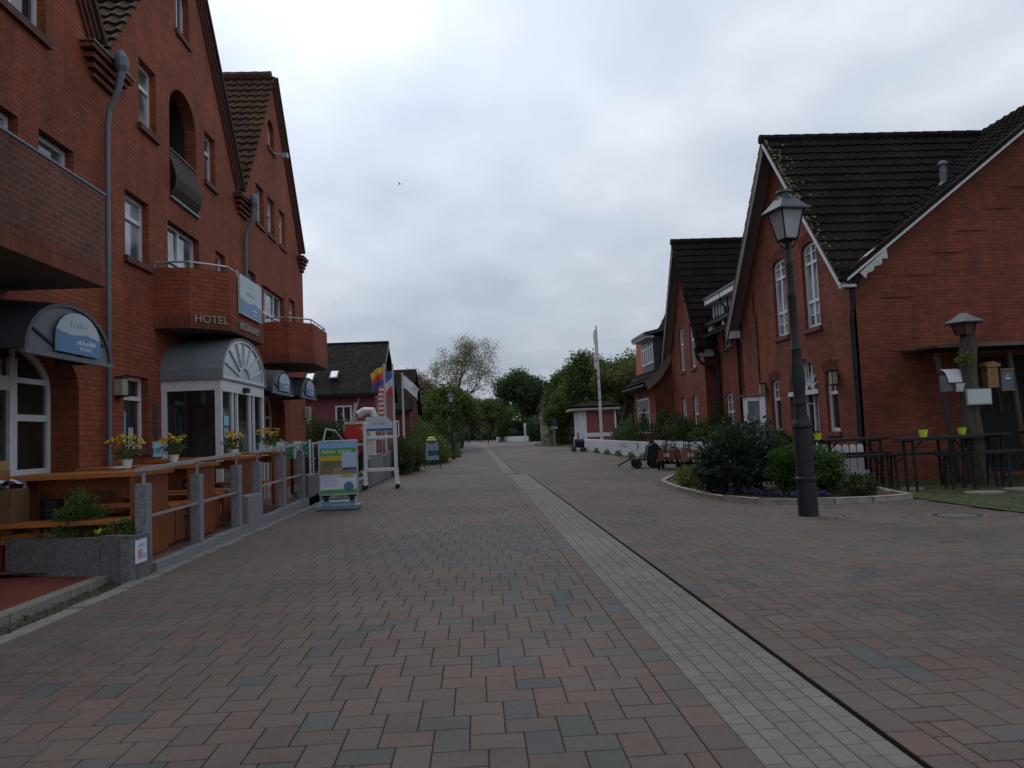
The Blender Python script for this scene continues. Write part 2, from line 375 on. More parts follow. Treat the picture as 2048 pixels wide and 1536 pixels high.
def tiles(name, mat, par, o, du, dv, lu, lv, wave=.24, course=.34, amp=.032, step=.035, inside=None, seed=1, ns=6):
    """wavy pantile slope: o eave corner, du along eave, dv up the slope"""
    rnd = random.Random(seed); o = Vector(o); du = Vector(du).normalized(); dv = Vector(dv).normalized(); n = du.cross(dv).normalized()
    if n.z < 0: n = -n
    nu = max(2, int(lu/wave*ns)); rows = int(lv/course)+1; V = []; vs = []
    for r in range(rows):
        j = rnd.uniform(-.006, .006)
        vs += [(r*course, step+j), (min((r+1)*course, lv)-.004, j*.5)]
    vs = [v for v in vs if v[0] < lv]
    for (v, h) in vs:
        for i in range(nu+1):
            u = lu*i/nu; ph = (u/wave) % 1
            w = amp*(math.sin(ph*2*math.pi)*.5+.5)**1.4
            V.append(o+du*u+dv*v+n*(h+w+.002*math.sin(u*7.3+v*3)))
    Fs = []
    for r in range(len(vs)-1):
        for i in range(nu):
            a = r*(nu+1)+i
            if inside:
                cc = (V[a]+V[a+nu+2])/2
                if not inside(cc): continue
            Fs.append((a, a+1, a+nu+2, a+nu+1))
    mb = MB(); mb.add(V, Fs); return mb.build(name, mat, par)
def ridge(mb, a, b, r=.13, seg=.38):
    a = Vector(a); b = Vector(b); L_ = (b-a).length; n = int(L_/seg); d = (b-a)/n
    for i in range(n):
        p = a+d*i; q = a+d*(i+1.08); mb.tube([p+Vector((0, 0, .0)), q+Vector((0, 0, .0))], [r*1.12, r], 8)
def struct(mb, name, mat, label=None): return tag(mb.build(name, mat), label, None, None, 'structure')
# ------------------------------------------------------------------ leaves and trees (numpy)
def leafmesh(name, mat, pts, size, cols, parent=None, seed=0, aspect=.55, origin=None, droop=0.):
    rng = np.random.default_rng(seed); n = len(pts); P = np.asarray(pts, float)
    a = rng.normal(size=(n, 3)); a /= np.linalg.norm(a, axis=1)[:, None]; a[:, 2] -= droop
    b = rng.normal(size=(n, 3)); b = np.cross(a, b); b /= np.linalg.norm(b, axis=1)[:, None]
    s = (size*rng.uniform(.6, 1.35, n))[:, None]
    V = np.empty((n, 4, 3)); V[:, 0] = P-a*s*.5; V[:, 1] = P+b*s*aspect*.5; V[:, 2] = P+a*s*.5; V[:, 3] = P-b*s*aspect*.5
    off = np.array(rootloc(parent)) if parent is not None else np.array(origin or (0, 0, 0))
    V = (V.reshape(-1, 3)-off).astype('f')
    me = bpy.data.meshes.new(name); me.vertices.add(n*4); me.vertices.foreach_set('co', V.ravel())
    me.loops.add(n*4); me.loops.foreach_set('vertex_index', np.arange(n*4, dtype='i'))
    me.polygons.add(n); me.polygons.foreach_set('loop_start', np.arange(0, n*4, 4, dtype='i')); me.polygons.foreach_set('loop_total', np.full(n, 4, 'i'))
    me.update(calc_edges=True)
    C = np.asarray(cols, float); C = C[rng.integers(0, len(C), n)]*rng.uniform(.75, 1.25, n)[:, None]
    ca = me.color_attributes.new('Col', 'FLOAT_COLOR', 'CORNER')
    ca.data.foreach_set('color', np.repeat(np.concatenate([C, np.ones((n, 1))], 1), 4, axis=0).ravel())
    me.materials.append(mat); o = link(bpy.data.objects.new(name, me))
    if parent is not None: o.parent = parent
    else: o.location = off
    return o
def blobpts(blobs, n, seed=0, shell=.55):
    """points in ellipsoids (cx,cy,cz,rx,ry,rz), biased outwards, lumpy"""
    rng = np.random.default_rng(seed); out = []; vol = np.array([b[3]*b[4]*b[5] for b in blobs])**.75; vol /= vol.sum()
    for b, v in zip(blobs, vol):
        k = max(4, int(n*v)); d = rng.normal(size=(k, 3)); d /= np.linalg.norm(d, axis=1)[:, None]
        r = shell+(1-shell)*rng.random(k)**.6
        lump = 1+.16*np.sin(d[:, 0]*7+b[0]*3)*np.sin(d[:, 1]*6+b[1])+.12*np.sin(d[:, 2]*9+b[2]*5)
        out.append(np.array(b[:3])+d*(r*lump)[:, None]*np.array(b[3:6]))
    return np.concatenate(out)
GREEN = [(.055, .10, .018), (.075, .13, .024), (.04, .075, .016), (.10, .15, .028)]
DGREEN = [(.030, .050, .014), (.042, .072, .020), (.026, .040, .012), (.055, .085, .022)]
HGREEN = [(.030, .055, .012), (.042, .075, .016), (.024, .042, .010), (.055, .09, .02)]
YGREEN = [(.11, .15, .022), (.14, .17, .03), (.08, .12, .02), (.17, .18, .04)]
BROWNG = [(.10, .07, .03), (.13, .09, .04), (.08, .075, .025), (.15, .105, .05)]
def bush(name, label, cat, blobs, n, size, cols, seed=0, group=None, stems=True):
    cx = sum(b[0] for b in blobs)/len(blobs); cy = sum(b[1] for b in blobs)/len(blobs)
    t = thing(name, label, cat, (cx, cy, 0), 0, group)
    z0 = min(b[2]-b[5] for b in blobs); base = max(0., z0)
    pts = blobpts(blobs, n, seed, .35); pts[:, 2] = np.maximum(pts[:, 2], .02+base)
    leafmesh('foliage', LEAF, pts, size, cols, t, seed)
    if stems:
        s = MB(); rnd = random.Random(seed)
        for b in blobs:
            for k in range(4):
                s.tube([(b[0]+rnd.uniform(-.1, .1)*b[3], b[1]+rnd.uniform(-.1, .1)*b[4], 0), (b[0]+rnd.uniform(-.5, .5)*b[3], b[1]+rnd.uniform(-.5, .5)*b[4], b[2]+.3*b[5])], [.02, .008], 5)
        s.build('stem', BARKM, t)
    return t
def tree(label, x, y, h, rad, trunk_r, cols, leaf=.35, n=9000, seed=0, first=.3, bare=False, levels=4, name='tree', group=None, sq=1.):
    rnd = random.Random(seed); t = thing(name, label, 'tree', (x, y, 0), 0, group)
    mb = MB(); tips = []
    def grow(p, d, L_, r, lev):
        pts = [p]; q = p; dd = d
        for i in range(3):
            dd = (dd+Vector((rnd.gauss(0, .13), rnd.gauss(0, .13), rnd.gauss(.04, .08)))).normalized()
            q = q+dd*L_/3; pts.append(q)
        mb.tube(pts, [r, r*.86, r*.72, r*.55], 6 if lev < 2 else 4, cap=False)
        if lev >= levels: tips.append(q); tips.append(pts[2]); return
        if lev >= 2: tips.append(q)
        k = rnd.randint(3, 4) if lev < levels-1 else rnd.randint(3, 5)
        for i in range(k):
            az = 2*math.pi*(i+rnd.random()*.7)/k; sp = rnd.uniform(.45, .95) if lev else rnd.uniform(.35, .85)
            e = dd.orthogonal().normalized(); g = dd.cross(e)
            nd = (dd*math.cos(sp)+(e*math.cos(az)+g*math.sin(az))*math.sin(sp)).normalized(); nd.z = nd.z*.8+.12
            grow(pts[rnd.choice((2, 3, 3))], nd.normalized(), L_*rnd.uniform(.58, .78), r*.52, lev+1)
    hh = h*first
    grow(Vector((x, y, -.1)), Vector((rnd.gauss(0, .04), rnd.gauss(0, .04), 1)).normalized(), hh*1.15, trunk_r*.5, 0)
    # fit the limbs to the wanted crown
    V = np.array(mb.v); zt = V[:, 2].max(); sc = h*.96/zt; ex = np.percentile(np.hypot(V[:, 0]-x, V[:, 1]-y), 96); sx = rad/ex
    def fit(p): 
        k = min(1, max(0, p[2]/hh)); return (x+(p[0]-x)*(1+(sx-1)*k), y+(p[1]-y)*(1+(sx*sq-1)*k), p[2]*sc)
    mb.v = [fit(p) for p in mb.v]; tips = [fit(p) for p in tips]
    mb.build('trunk', BARKM, t)
    tp = np.array(tips); rng = np.random.default_rng(seed)
    idx = rng.integers(0, len(tp), n); spread = (rad*.16 if not bare else rad*.09)
    pts = tp[idx]+np.clip(rng.normal(size=(n, 3)), -1.7, 1.7)*spread*np.array([1, 1, .8]); pts[:, 2] = np.clip(pts[:, 2], .3, None)
    leafmesh('crown', LEAF, pts, leaf, cols, t, seed)
    return t
# ------------------------------------------------------------------ ground
def flat(name, poly, z, mat, label=None, kind='structure'):
    mb = MB(); P = [Vector((p[0], p[1], z)) for p in poly]
    mb.add(P, [tuple(t) for t in tessellate_polygon([P])]); o = mb.build(name, mat); tag(o, label, None, None, kind); return o
flat('ground', [(-900, -60), (900, -60), (900, 1600), (-900, 1600)], -.03, plain('far ground', (.035, .045, .018), .95, var=.3, scale=.2))
def inpoly(x, y, poly):
    c = False; j = len(poly)-1
    for i in range(len(poly)):
        xi, yi = poly[i][:2]; xj, yj = poly[j][:2]
        if (yi > y) != (yj > y) and x < (xj-xi)*(y-yi)/(yj-yi)+xi: c = not c
        j = i
    return c
BED = [(4.75, 19.6), (4.55, 17.2), (4.6, 15.5), (4.75, 14.5), (5.1, 13.75), (5.7, 13.3), (6.3, 13.15), (7.0, 13.15), (7.86, 13.35), (8.05, 14.6), (8.05, 16.2), (7.9, 19.0), (7.3, 21.3), (5.6, 21.8)]
LAWN = [(7.95, 13.3), (7.95, 11.7), (8.05, 10.6), (8.4, 9.), (9.2, 6), (24, 6), (24, 17.27), (8.95, 17.27), (8.1, 16.6)]
YEND = 62.
def stripe_x(y):
    if y < 27.6: return 1.2-.004*(y-3), 1.86-.0035*(y-3)
    if y < 50: return .98, 1.42
    return .97-(y-50)*.0097, 1.41-(y-50)*.0062
def left_edge(y): return -3.92 if y < 20 else (-3.35 if y < 46 else -3.35+min(1.75, (y-46)*.3))
def right_edge(y): return 8.0 if y < 66 else 7.0
def paving():
    rnd = random.Random(5); b = .145; g = .0035
    V = []; Fs = []; C = []
    RED = [(.105, .078, .066), (.101, .075, .064), (.108, .078, .065), (.098, .074, .064), (.111, .075, .062), (.102, .079, .069)]
    GRY = [(.077, .077, .072), (.080, .078, .075), (.088, .077, .071), (.073, .076, .070), (.070, .069, .067)]
    STR = [(.146, .136, .114), (.150, .138, .119), (.134, .126, .108), (.150, .132, .117), (.136, .132, .112)]
    def patch(x, y): return math.sin(x*.9+1.3)+math.sin(y*.55+x*.35+2)+math.sin(y*1.3-x*.7)*.6
    def put(x0, x1, y0, y1, z, col, g=.0028):
        x0 += g; x1 -= g; y0 += g; y1 -= g; c = .0035; n = len(V); t = rnd.uniform(-.0012, .0012); u = rnd.uniform(-.0012, .0012)
        if x1-x0 < .02 or y1-y0 < .02: return
        V.extend([(x0, y0, z-c), (x1, y0, z-c), (x1, y1, z-c), (x0, y1, z-c), (x0+c, y0+c, z+t), (x1-c, y0+c, z+u), (x1-c, y1-c, z-t), (x0+c, y1-c, z-u)])
        Fs.extend([(n+4, n+5, n+6, n+7), (n, n+1, n+5, n+4), (n+1, n+2, n+6, n+5), (n+2, n+3, n+7, n+6), (n+3, n, n+4, n+7)])
        C.extend([col]*5)
    def colour(x, y):
        p = patch(x, y); gr = rnd.random() < (.10 if p < .6 else .36 if p < 1.5 else .65)
        c = rnd.choice(GRY if gr else RED); k = rnd.uniform(.92, 1.08); return (c[0]*k, c[1]*k, c[2]*k)
    LL, WW, SO = .27, .18, .183          # block length and width, border course width
    for n_ in range(-19, 210):
        for m_ in range(-126, 30):
            ox, oy = m_*LL+n_*WW, -m_*LL+n_*WW
            if ox < -4.6 or ox > 12.4 or oy < -1.8 or oy > YEND: continue
            for (x0, x1, y0, y1) in ((ox, ox+LL, oy, oy+WW), (ox+LL-WW, ox+LL, oy-LL, oy)):
                cy = (y0+y1)/2; sl_, sr = stripe_x(cy); lim = left_edge(cy)
                bl, brd = sl_-SO, sr+.032+SO
                if bl-.06 < x1 < bl: x1 = bl
                if brd < x0 < brd+.06: x0 = brd
                if x0 < bl < x1:
                    if bl-x0 < .06: continue
                if x0 < brd < x1 and x1-brd < .06: continue
                if x0 < sl_-SO < x1: x1 = sl_-SO
                elif x0 < sr+.032+SO < x1: x0 = sr+.032+SO
                cx = (x0+x1)/2
                if sl_-SO < cx < sr+.032+SO: continue
                if x1 < lim+.02 or cx > 12.: continue
                if x0 < lim: x0 = lim
                if inpoly(cx, cy, BED) or inpoly(cx, cy, LAWN): continue
                if cy > 21.5 and cx > 7.9: continue
                put(x0, x1, y0, y1, 0., colour(cx, cy))
    y = -1.6
    while y < YEND:
        a, c = stripe_x(y); put(a-SO, a, y, y+LL, 0., colour(a, y)); put(c+.032, c+.032+SO, y+.07, y+LL+.07, 0., colour(c, y)); y += LL
    Vr, Fr, Cr = list(V), list(Fs), list(C); V.clear(); Fs.clear(); C.clear()
    y0s = [1.3]*6; 
    for k in range(6):
        y = -1.6+rnd.random()*.1
        while y < YEND:
            L_ = rnd.choice((.13, .145, .145, .16, .17)); a, c = stripe_x(y); w = (c-a-.004)/6
            if 27.5 < y < 27.95: y += L_; continue
            cc = rnd.choice(STR); kk = rnd.uniform(.9, 1.08); put(a+.004+w*k+rnd.uniform(0, .003), a+.004+w*(k+1), y, y+L_, -.001, (cc[0]*kk, cc[1]*kk, cc[2]*kk), .0018); y += L_
    for nm, (v_, f_, c_) in (('road_paving', (Vr, Fr, Cr)), ('path_stripe', (V, Fs, C))):
        mb = MB(); mb.v = v_; mb.f = f_; mb.c = c_; struct(mb, nm, PAVE)
paving()
flat('road_bed', [(-3.92, -12), (24, -12), (24, 6), (13, 6), (13, 62.05), (-3.92, 62.05)], -.012, MORT)
def drain():
    mb = MB(); y = -1.6
    while y < 61:
        a = stripe_x(y)[1]; b = stripe_x(y+.5)[1]
        mb.add([(a+.002, y, -.009), (a+.034, y, -.009), (b+.034, y+.5, -.009), (b+.002, y+.5, -.009)], [(0, 1, 2, 3)]); y += .5
    struct(mb, 'path_drain', plain('drain slot', (.006, .005, .004), .95, spec=.05))
drain()
mb = MB(); mb.add([(stripe_x(y)[i], y, -.0065) for y in (-1.6, 27.5) for i in (0, 1)], [(0, 1, 3, 2)]); mb.add([(stripe_x(y)[i], y, -.0065) for y in (28, 49.9, 50.1, 62) for i in (0, 1)], [(0, 1, 3, 2), (4, 5, 7, 6)]); struct(mb, 'path_stripe_bed', plain('pale joint sand', (.075, .07, .055), .95))
# far road beyond the laid pavers
flat('road_far', [(-1.75, 62), (8.2, 62), (9., 75), (9.5, 95), (9.5, 118), (3.2, 138), (1.2, 150), (-1.5, 185), (-12, 230), (-18, 230), (-5, 180), (-2.4, 140), (-1.9, 100)], -.006, FARP)
flat('path_stripe_far', [(stripe_x(62)[0], 62), (stripe_x(62)[1], 62), (1.12, 100), (.4, 122), (-1.2, 150), (-1.7, 150), (0., 122), (.55, 100)], -.002, plain('far stripe', (.15, .142, .122), .9))
flat('road_sand', [(2.2, 142), (9, 122), (9, 150), (1, 190)], -.002, plain('sandy verge', (.17, .12, .075), .95))
flat('verge_grass', [(-9, 50), (-1.8, 51.5), (-1.7, 60), (-1.9, 62), (-1.9, 100), (-2.4, 140), (-5, 180), (-30, 200), (-30, 50)], -.004, GRASS)
flat('grass_island', [(6.6, 76), (8.1, 71), (10.5, 70), (12, 80), (12, 100), (9.4, 104), (7.4, 96), (6.5, 86)], .03, GRASS)
flat('garden_soil', [(8.0, 21.4), (9.6, 21.4), (9.6, 66), (8.0, 66)], .02, DIRT)
flat('lawn', LAWN, .015, GRASS)
# grass blades on the lawn and island
def grassblades(name, poly, n, h, seed, cols):
    rng = np.random.default_rng(seed); xs = [p[0] for p in poly]; ys = [p[1] for p in poly]; P = []
    while len(P) < n:
        x, y = rng.uniform(min(xs), min(max(xs), 14)), rng.uniform(min(ys), max(ys))
        if inpoly(x, y, poly) and not (9.3 < x < 11.5 and 11.6 < y < 13.2 and math.sin(x*4)*math.sin(y*5) > .2): P.append((x, y, h*.4))
    P = np.array(P); V = np.empty((n, 3, 3)); a = rng.uniform(0, 6.28, n); w = .012
    V[:, 0] = P-np.stack([np.cos(a)*w, np.sin(a)*w, np.full(n, h*.4)], 1); V[:, 1] = P+np.stack([np.cos(a)*w, np.sin(a)*w, np.full(n, -h*.4)], 1)
    V[:, 2] = P+np.stack([rng.normal(0, .02, n), rng.normal(0, .02, n), rng.uniform(.2, .9, n)*h], 1)
    me = bpy.data.meshes.new(name); me.from_pydata(V.reshape(-1, 3).tolist(), [], np.arange(n*3).reshape(-1, 3).tolist())
    C = np.array(cols)[rng.integers(0, len(cols), n)]; ca = me.color_attributes.new('Col', 'FLOAT_COLOR', 'CORNER')
    ca.data.foreach_set('color', np.repeat(np.concatenate([C, np.ones((n, 1))], 1), 3, axis=0).ravel()); me.materials.append(LEAF)
    tag(link(bpy.data.objects.new(name, me)), 'short grass of the beer garden lawn', 'grass', None, 'stuff')
grassblades('grass', [p for p in LAWN if p[1] > 5]+[], 26000, .035, 3, GREEN+YGREEN[:2])
st = MB(); rs = random.Random(4)
for (x, y, r) in ((9.4, 13.6, .35), (10.3, 13.9, .3), (11.1, 14.2, .33), (9.9, 12.3, .4), (10.9, 12.0, .34), (8.8, 14.9, .25), (11.9, 12.8, .4), (10.4, 11.2, .3)):
    P = [(x+r*(1+rs.uniform(-.2, .2))*math.cos(a), y+r*.8*(1+rs.uniform(-.2, .2))*math.sin(a), .0) for a in [k*math.pi/4 for k in range(8)]]
    st.prism(P, (0, 0, .05))
struct(st, 'path_stepping_stones', KERB)
# left border: kerbs, gutter, red brick pavement, terrace floor
mb = MB(); y = -3.
rk = random.Random(9)
while y < 19.2:
    L_ = rk.uniform(.28, .6); x = -3.93+rk.uniform(-.015, .015); zt = .02+rk.uniform(-.006, .008); a_, b_ = rk.uniform(-.012, .012), rk.uniform(-.012, .012); mb.prism([(x+a_, y, -.1), (x+.17+a_, y+rk.uniform(0, .01), -.1), (x+.17+b_, y+L_-rk.uniform(.012, .03), -.1), (x+b_, y+L_-.015, -.1)], (0, 0, .1+zt)); y += L_
struct(mb, 'kerb_outer', KERB)
GUT = True
flat('gutter_soil', [(-4.25, -3), (-3.93, -3), (-3.93, 19.2), (-4.25, 19.2)], -.008, DIRT)
mb = MB(); y = -3.
while y < 8.9:
    mb.box(-4.36, -4.2, y, y+.98, -.1, .085); y += 1.
struct(mb, 'kerb_inner', KERB)
mb = MB(); rk = random.Random(2)
for i in range(24):
    for j in range(90):
        x0 = -4.37-(i+1)*.105; y0 = -2.8+j*.21+(i % 2)*.105; k = rk.uniform(.85, 1.1)
        if y0 > 11: continue
        mb.box(x0+.003, x0+.102, y0+.003, y0+.207, .02, .075+rk.uniform(-.001, .001), (.145*k, .035*k, .024*k))
struct(mb, 'pavement_red_brick', PAVE)
flat('terrace_floor', [(-7.2, 9.0), (-4.0, 9.0), (-4.0, 19.3), (-7.2, 19.3)], .12, plain('terrace paving', (.09, .04, .03), .85, var=.2, scale=8))
flat('pavement_far', [(-9, 19.3), (-3.37, 19.3), (-3.37, 50), (-9, 50)], .02, plain('grey pavement', (.10, .097, .09), .9, var=.2, scale=4))
rng_ = np.random.default_rng(44); gp = np.stack([rng_.uniform(-4.2, -3.92, 1500), rng_.uniform(4, 19, 1500), rng_.uniform(0, .02, 1500)], 1)
tag(leafmesh('moss', LEAF, gp, .035, [(.05, .055, .015), (.07, .06, .03), (.035, .045, .015), (.09, .05, .02)], None, 44, origin=(-4, 10, 0)), 'moss and dry litter in the gutter along the terrace', 'moss', None, 'stuff')
lp = np.stack([rng_.uniform(4.4, 8.4, 260), rng_.uniform(9.5, 22, 260), np.full(260, .012)], 1); lp = np.array([p for p in lp if not inpoly(p[0], p[1], BED)])
tag(leafmesh('leaf_litter', LEAF, lp, .035, [(.09, .05, .025), (.05, .035, .02), (.10, .08, .03)], None, 45, origin=(5, 13, 0)), 'scattered dry leaves on the paving round the kerbed bed', 'leaf litter', None, 'stuff')
# manhole covers in the paving (thin real iron)
for lab, x, y, r, z in (('round iron manhole cover in the paving right of the grey stripe', 2.58, 19.75, .3, 0), ('concrete-ringed manhole cover in the paving right of the lamp post', 7.1, 10.95, .34, 0)):
    mb = MB(); mb.lathe([(r*1.2, -.01), (r*1.2, .003), (r*1.0, .004)], (x, y, 0), 24); t = thing('manhole_cover', lab, 'manhole cover', (x, y, 0))
    mb.build('ring', plain('dull concrete', (.085, .08, .075), .9), t); m2 = MB(); m2.lathe([(r*.98, -.01), (r*.98, .006), (r*.8, .006), (r*.78, .003), (r*.1, .003)], (x, y, 0), 24); m2.build('lid', IRON, t)
mb = MB()
for k in range(7): mb.box(.93, 1.52, 27.5+k*.06, 27.53+k*.06, -.01, .004)
tag(mb.build('drain_grate', IRON), 'iron drain grate across the grey stripe where it shifts', 'drain grate')
# ------------------------------------------------------------------ hotel on the left
XF = -6.3
TL = lambda u, v, w: (XF+w, u, v)
def hotel():
    H = thing('hotel_building', 'long red brick hotel with three steep gables, brick balconies and zinc canopies on the left', 'hotel', (XF, 17, 0))
    bays = ((5.3, 13.05), (13.05, 20.9), (20.9, 28.2)); EV, AP = 8.3, 13.6
    poly = [(5.3, 0), (28.2, 0), (28.2, EV), (24.55, AP), (20.9, EV), (16.97, AP), (13.05, EV), (9.17, AP), (5.3, EV)]
    W = []   # (outline, depth, mull, trans, glass, sill, label)
    def win(u0, u1, v0, v1, d=.2, **k): W.append((rect(u0, u1, v0, v1), d, k))
    win(9.2, 10.65, 5.1, 6.25, glass=GLASSC); win(11.15, 12.12, 5.35, 6.3, glass=GLASSC, sill=.03)
    win(10.0, 11.35, 7.75, 9.15, mull=(.5,), trans=(.7,), sill=.07)
    win(13.78, 14.8, 1.5, 2.85, trans=(.70,), sill=.06, glass=GLASSD)
    win(13.88, 14.9, 5.05, 6.3, trans=(.66,), sill=.07, glass=GLASSC)
    win(14.5, 15.3, 7.8, 9.15, trans=(.66,), sill=.07, glass=GLASSC)
    win(15.8, 17.6, 4.25, 6.28, mull=(.5,), trans=(.62,), glass=GLASSC)
    win(18.05, 18.8, 7.9, 9.15, trans=(.66,), sill=.07)
    win(18.7, 19.45, 5.5, 6.35, trans=(.4,), sill=.04)
    win(21.35, 22.1, 5.7, 6.45, sill=.04, glass=GLASSC); win(22.8, 25.35, 4.3, 6.32, mull=(.3, .68), trans=(.62,), glass=GLASSC)
    win(26.05, 26.95, 5.55, 6.5, trans=(.55,))
    for a in (22.3, 23.55, 24.95): win(a, a+.82, 8.1, 9.32, trans=(.62,), sill=.06, glass=GLASSC)
    W.append((archpts(23.75, 24.5, 11.0, 11.6, .35), .2, dict(sill=.05)))
    W.append((archpts(16.4, 17.15, 10.75, 11.6, .4), .2, dict(mull=(.5,), sill=.05)))
    ARCH = archpts(15.95, 17.5, 6.85, 8.75, .68, 16)                       # the open loggia
    DOORS = [archpts(8.8, 12.25, .1, 2.5, .75, 16), archpts(19.75, 22.0, .1, 2.5, .7, 12), archpts(22.9, 25.15, .1, 2.5, .7, 12)]
    wall = MB(TL); holes = [w[0] for w in W]+[ARCH]+DOORS
    wall.plate(poly, holes, -.22, 0)
    for A, d in ((ARCH, 2.6), (DOORS[0], .5), (DOORS[1], .5), (DOORS[2], .5)):   # deeper reveals
        n = len(A); wall.add([(p[0], p[1], -.22) for p in A]+[(p[0], p[1], -d) for p in A], [(i, (i+1) % n, (i+1) % n+n, i+n) for i in range(n)])
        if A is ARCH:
            shade_in = MB(TL); ins = [(A[0][0]+(p[0]-A[0][0]), p[1]) for p in A]; c0 = 16.725
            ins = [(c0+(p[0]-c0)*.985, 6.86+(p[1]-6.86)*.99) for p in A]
            shade_in.add([(p[0], p[1], -.26) for p in ins]+[(p[0], p[1], -d+.05) for p in ins], [(i, (i+1) % n, (i+1) % n+n, i+n) for i in range(n)]); shade_in.add([(p[0], p[1], -d+.05) for p in ins], [tuple(range(n))])
            shade_in.build('loggia_shade_sheet', plain('loggia shade tone', (.022, .012, .010), .8), H)  # added dark sheet: shade of the deep loggia put into its colour
    wall.add([(5.3, 0, 0), (5.3, EV, 0), (5.3, EV, -9), (5.3, 0, -9)], [(0, 1, 2, 3)])
    wall.add([(28.2, 0, 0), (28.2, EV, 0), (28.2, EV, -9), (28.2, 0, -9)], [(0, 1, 2, 3)])
    wall.add([(p[0], p[1], -9) for p in poly], [tuple(t) for t in tessellate_polygon([[Vector((p[0], p[1], 0)) for p in poly]])])
    # corbelled kneelers between the gables
    for c in (13.05, 20.9, 28.1, 5.45):
        kb = MB(TL)
        for k in range(4): kb.box(c-.72+.11*k, c+.72-.11*k if c < 28 else 28.2+.02, EV-.02-.12*(k+1)+.025, EV-.02-.12*k-.012, .001, .22-.05*k)
        kb.build('corbel', BRS, H); kl = MB(TL); kl.box(c-.76, c+.76 if c < 28 else 28.24, EV-.03, EV-.005, .001, .25); kl.build('lead_cap', ZINC, H)
    wall.build('wall', BR, H)
    for o, d, k in W: window(H, TL, o, d, **k)
    # doors in the arches
    for i, A in enumerate(DOORS):
        us = [p[0] for p in A]; u0, u1 = min(us), max(us)
        if i == 0: f = window(H, TL, A, .5, mull=(.45, .72), trans=(.79,), k=.09, glass=GLASSD, name='door'); q_ = MB(TL); q_.box(11.32, 12.2, 1.98, 2.08, -.5, -.43); q_.box(11.32, 12.2, 1.12, 1.26, -.5, -.43); q_.box(11.18, 11.36, .12, 2.9, -.5, -.425); q_.box(10.42, 11.2, 2.42, 2.56, -.5, -.428); q_.box(10.42, 11.2, .14, .4, -.5, -.43); q_.build('door_rail', WHITE, f)
        else: f = window(H, TL, A, .5, mull=(.36, .64), trans=(.72,), k=.08, glass=GLASSD, name='door', bars=((.0, .42, .36, .42), (.64, .42, 1, .42)))
    # stickers, handle on the near door
    hb = MB(TL); hb.tube([(10.95, 1.25, -.43), (10.95, 1.25, -.36), (10.78, 1.25, -.36)], .013, 6)
    hb.build('handle', STEEL, [c for c in bpy.data.objects if c.parent == H and c.name.startswith('door')][0])
    # rake mouldings and coping
    for (a, b) in bays:
        c = (a+b)/2
        for sgn, e in ((-1, a), (1, b)):
            if sgn < 0: continue
            mo = MB(TL); d = Vector((c-e, AP-EV)).normalized(); nrm = Vector((-d.y, d.x))*(-1 if (c-e) > 0 else 1)
            if nrm.y > 0: nrm = -nrm
            for k in range(3):
                o = nrm*(.05+.115*k); wd = .045
                s_ = Vector((e, EV))+o+d*.35; t_ = Vector((c, AP))+o-d*(abs(o.x)*abs(d.x)+.02*k)
                q = nrm*wd
                mo.prism([(s_.x, s_.y, -.0), (s_.x+q.x, s_.y+q.y, 0), (t_.x+q.x, t_.y+q.y, 0), (t_.x, t_.y, 0)], Vector((.10-.028*k, 0, 0)) if False else (0, 0, .11-.03*k))
            mo.build('verge_moulding', BRX, H)
            cp = MB(TL); s_ = Vector((e, EV))-nrm*.02+d*.25; t_ = Vector((c, AP))-nrm*.02; q = -nrm*.09
            cp.prism([(s_.x, s_.y, -.1), (s_.x+q.x, s_.y+q.y, -.1), (t_.x+q.x, t_.y+q.y, -.1), (t_.x, t_.y, -.1)], (0, 0, .25))
            cp.build('coping', TILEM, H)
    # roofs
    k = 0
    for (a, b) in bays:
        c = (a+b)/2; sl = math.hypot(c-a, AP-EV)
        for e, sg in ((a, 1), (b, -1)):
            k += 1
            tiles('roof', TILEM if c > 20 else TILE, H, (XF+(.09 if sg > 0 else -.1), e, EV+.02), (-1, 0, 0), (0, (c-e), AP-EV), 8.8, sl, wave=.27, course=.33, amp=.045, step=.055, seed=k)
        r = MB(); ridge(r, (XF-.05, c, AP+.08), (XF-8.8, c, AP+.08), .14, .42); r.build('ridge_tiles', TILE, H)
    # zinc hoppers and downpipes
    for c, zb in ((13.05, .3), (20.9, 3.3)):
        p = MB(TL); p.tube([(c, EV+.14, .30), (c, EV+.02, .34), (c, EV-.12, .34), (c, EV-.22, .33), (c, EV-.55, .27), (c, EV-.9, .12), (c, EV-1.2, .09), (c, zb, .09)], [.085, .115, .11, .07, .052, .048, .044, .042], 14)
        for z in (zb+1, zb+2.6, zb+4.2): 
            if z < EV-1.2: p.lathe([(.054, 0), (.054, .04)], (c, .09, z), 10) if False else p.tube([(c, z, .09), (c, z+.04, .09)], .052, 10)
        p.build('downpipe', ZINC, H)
    return H
HOTEL = hotel()
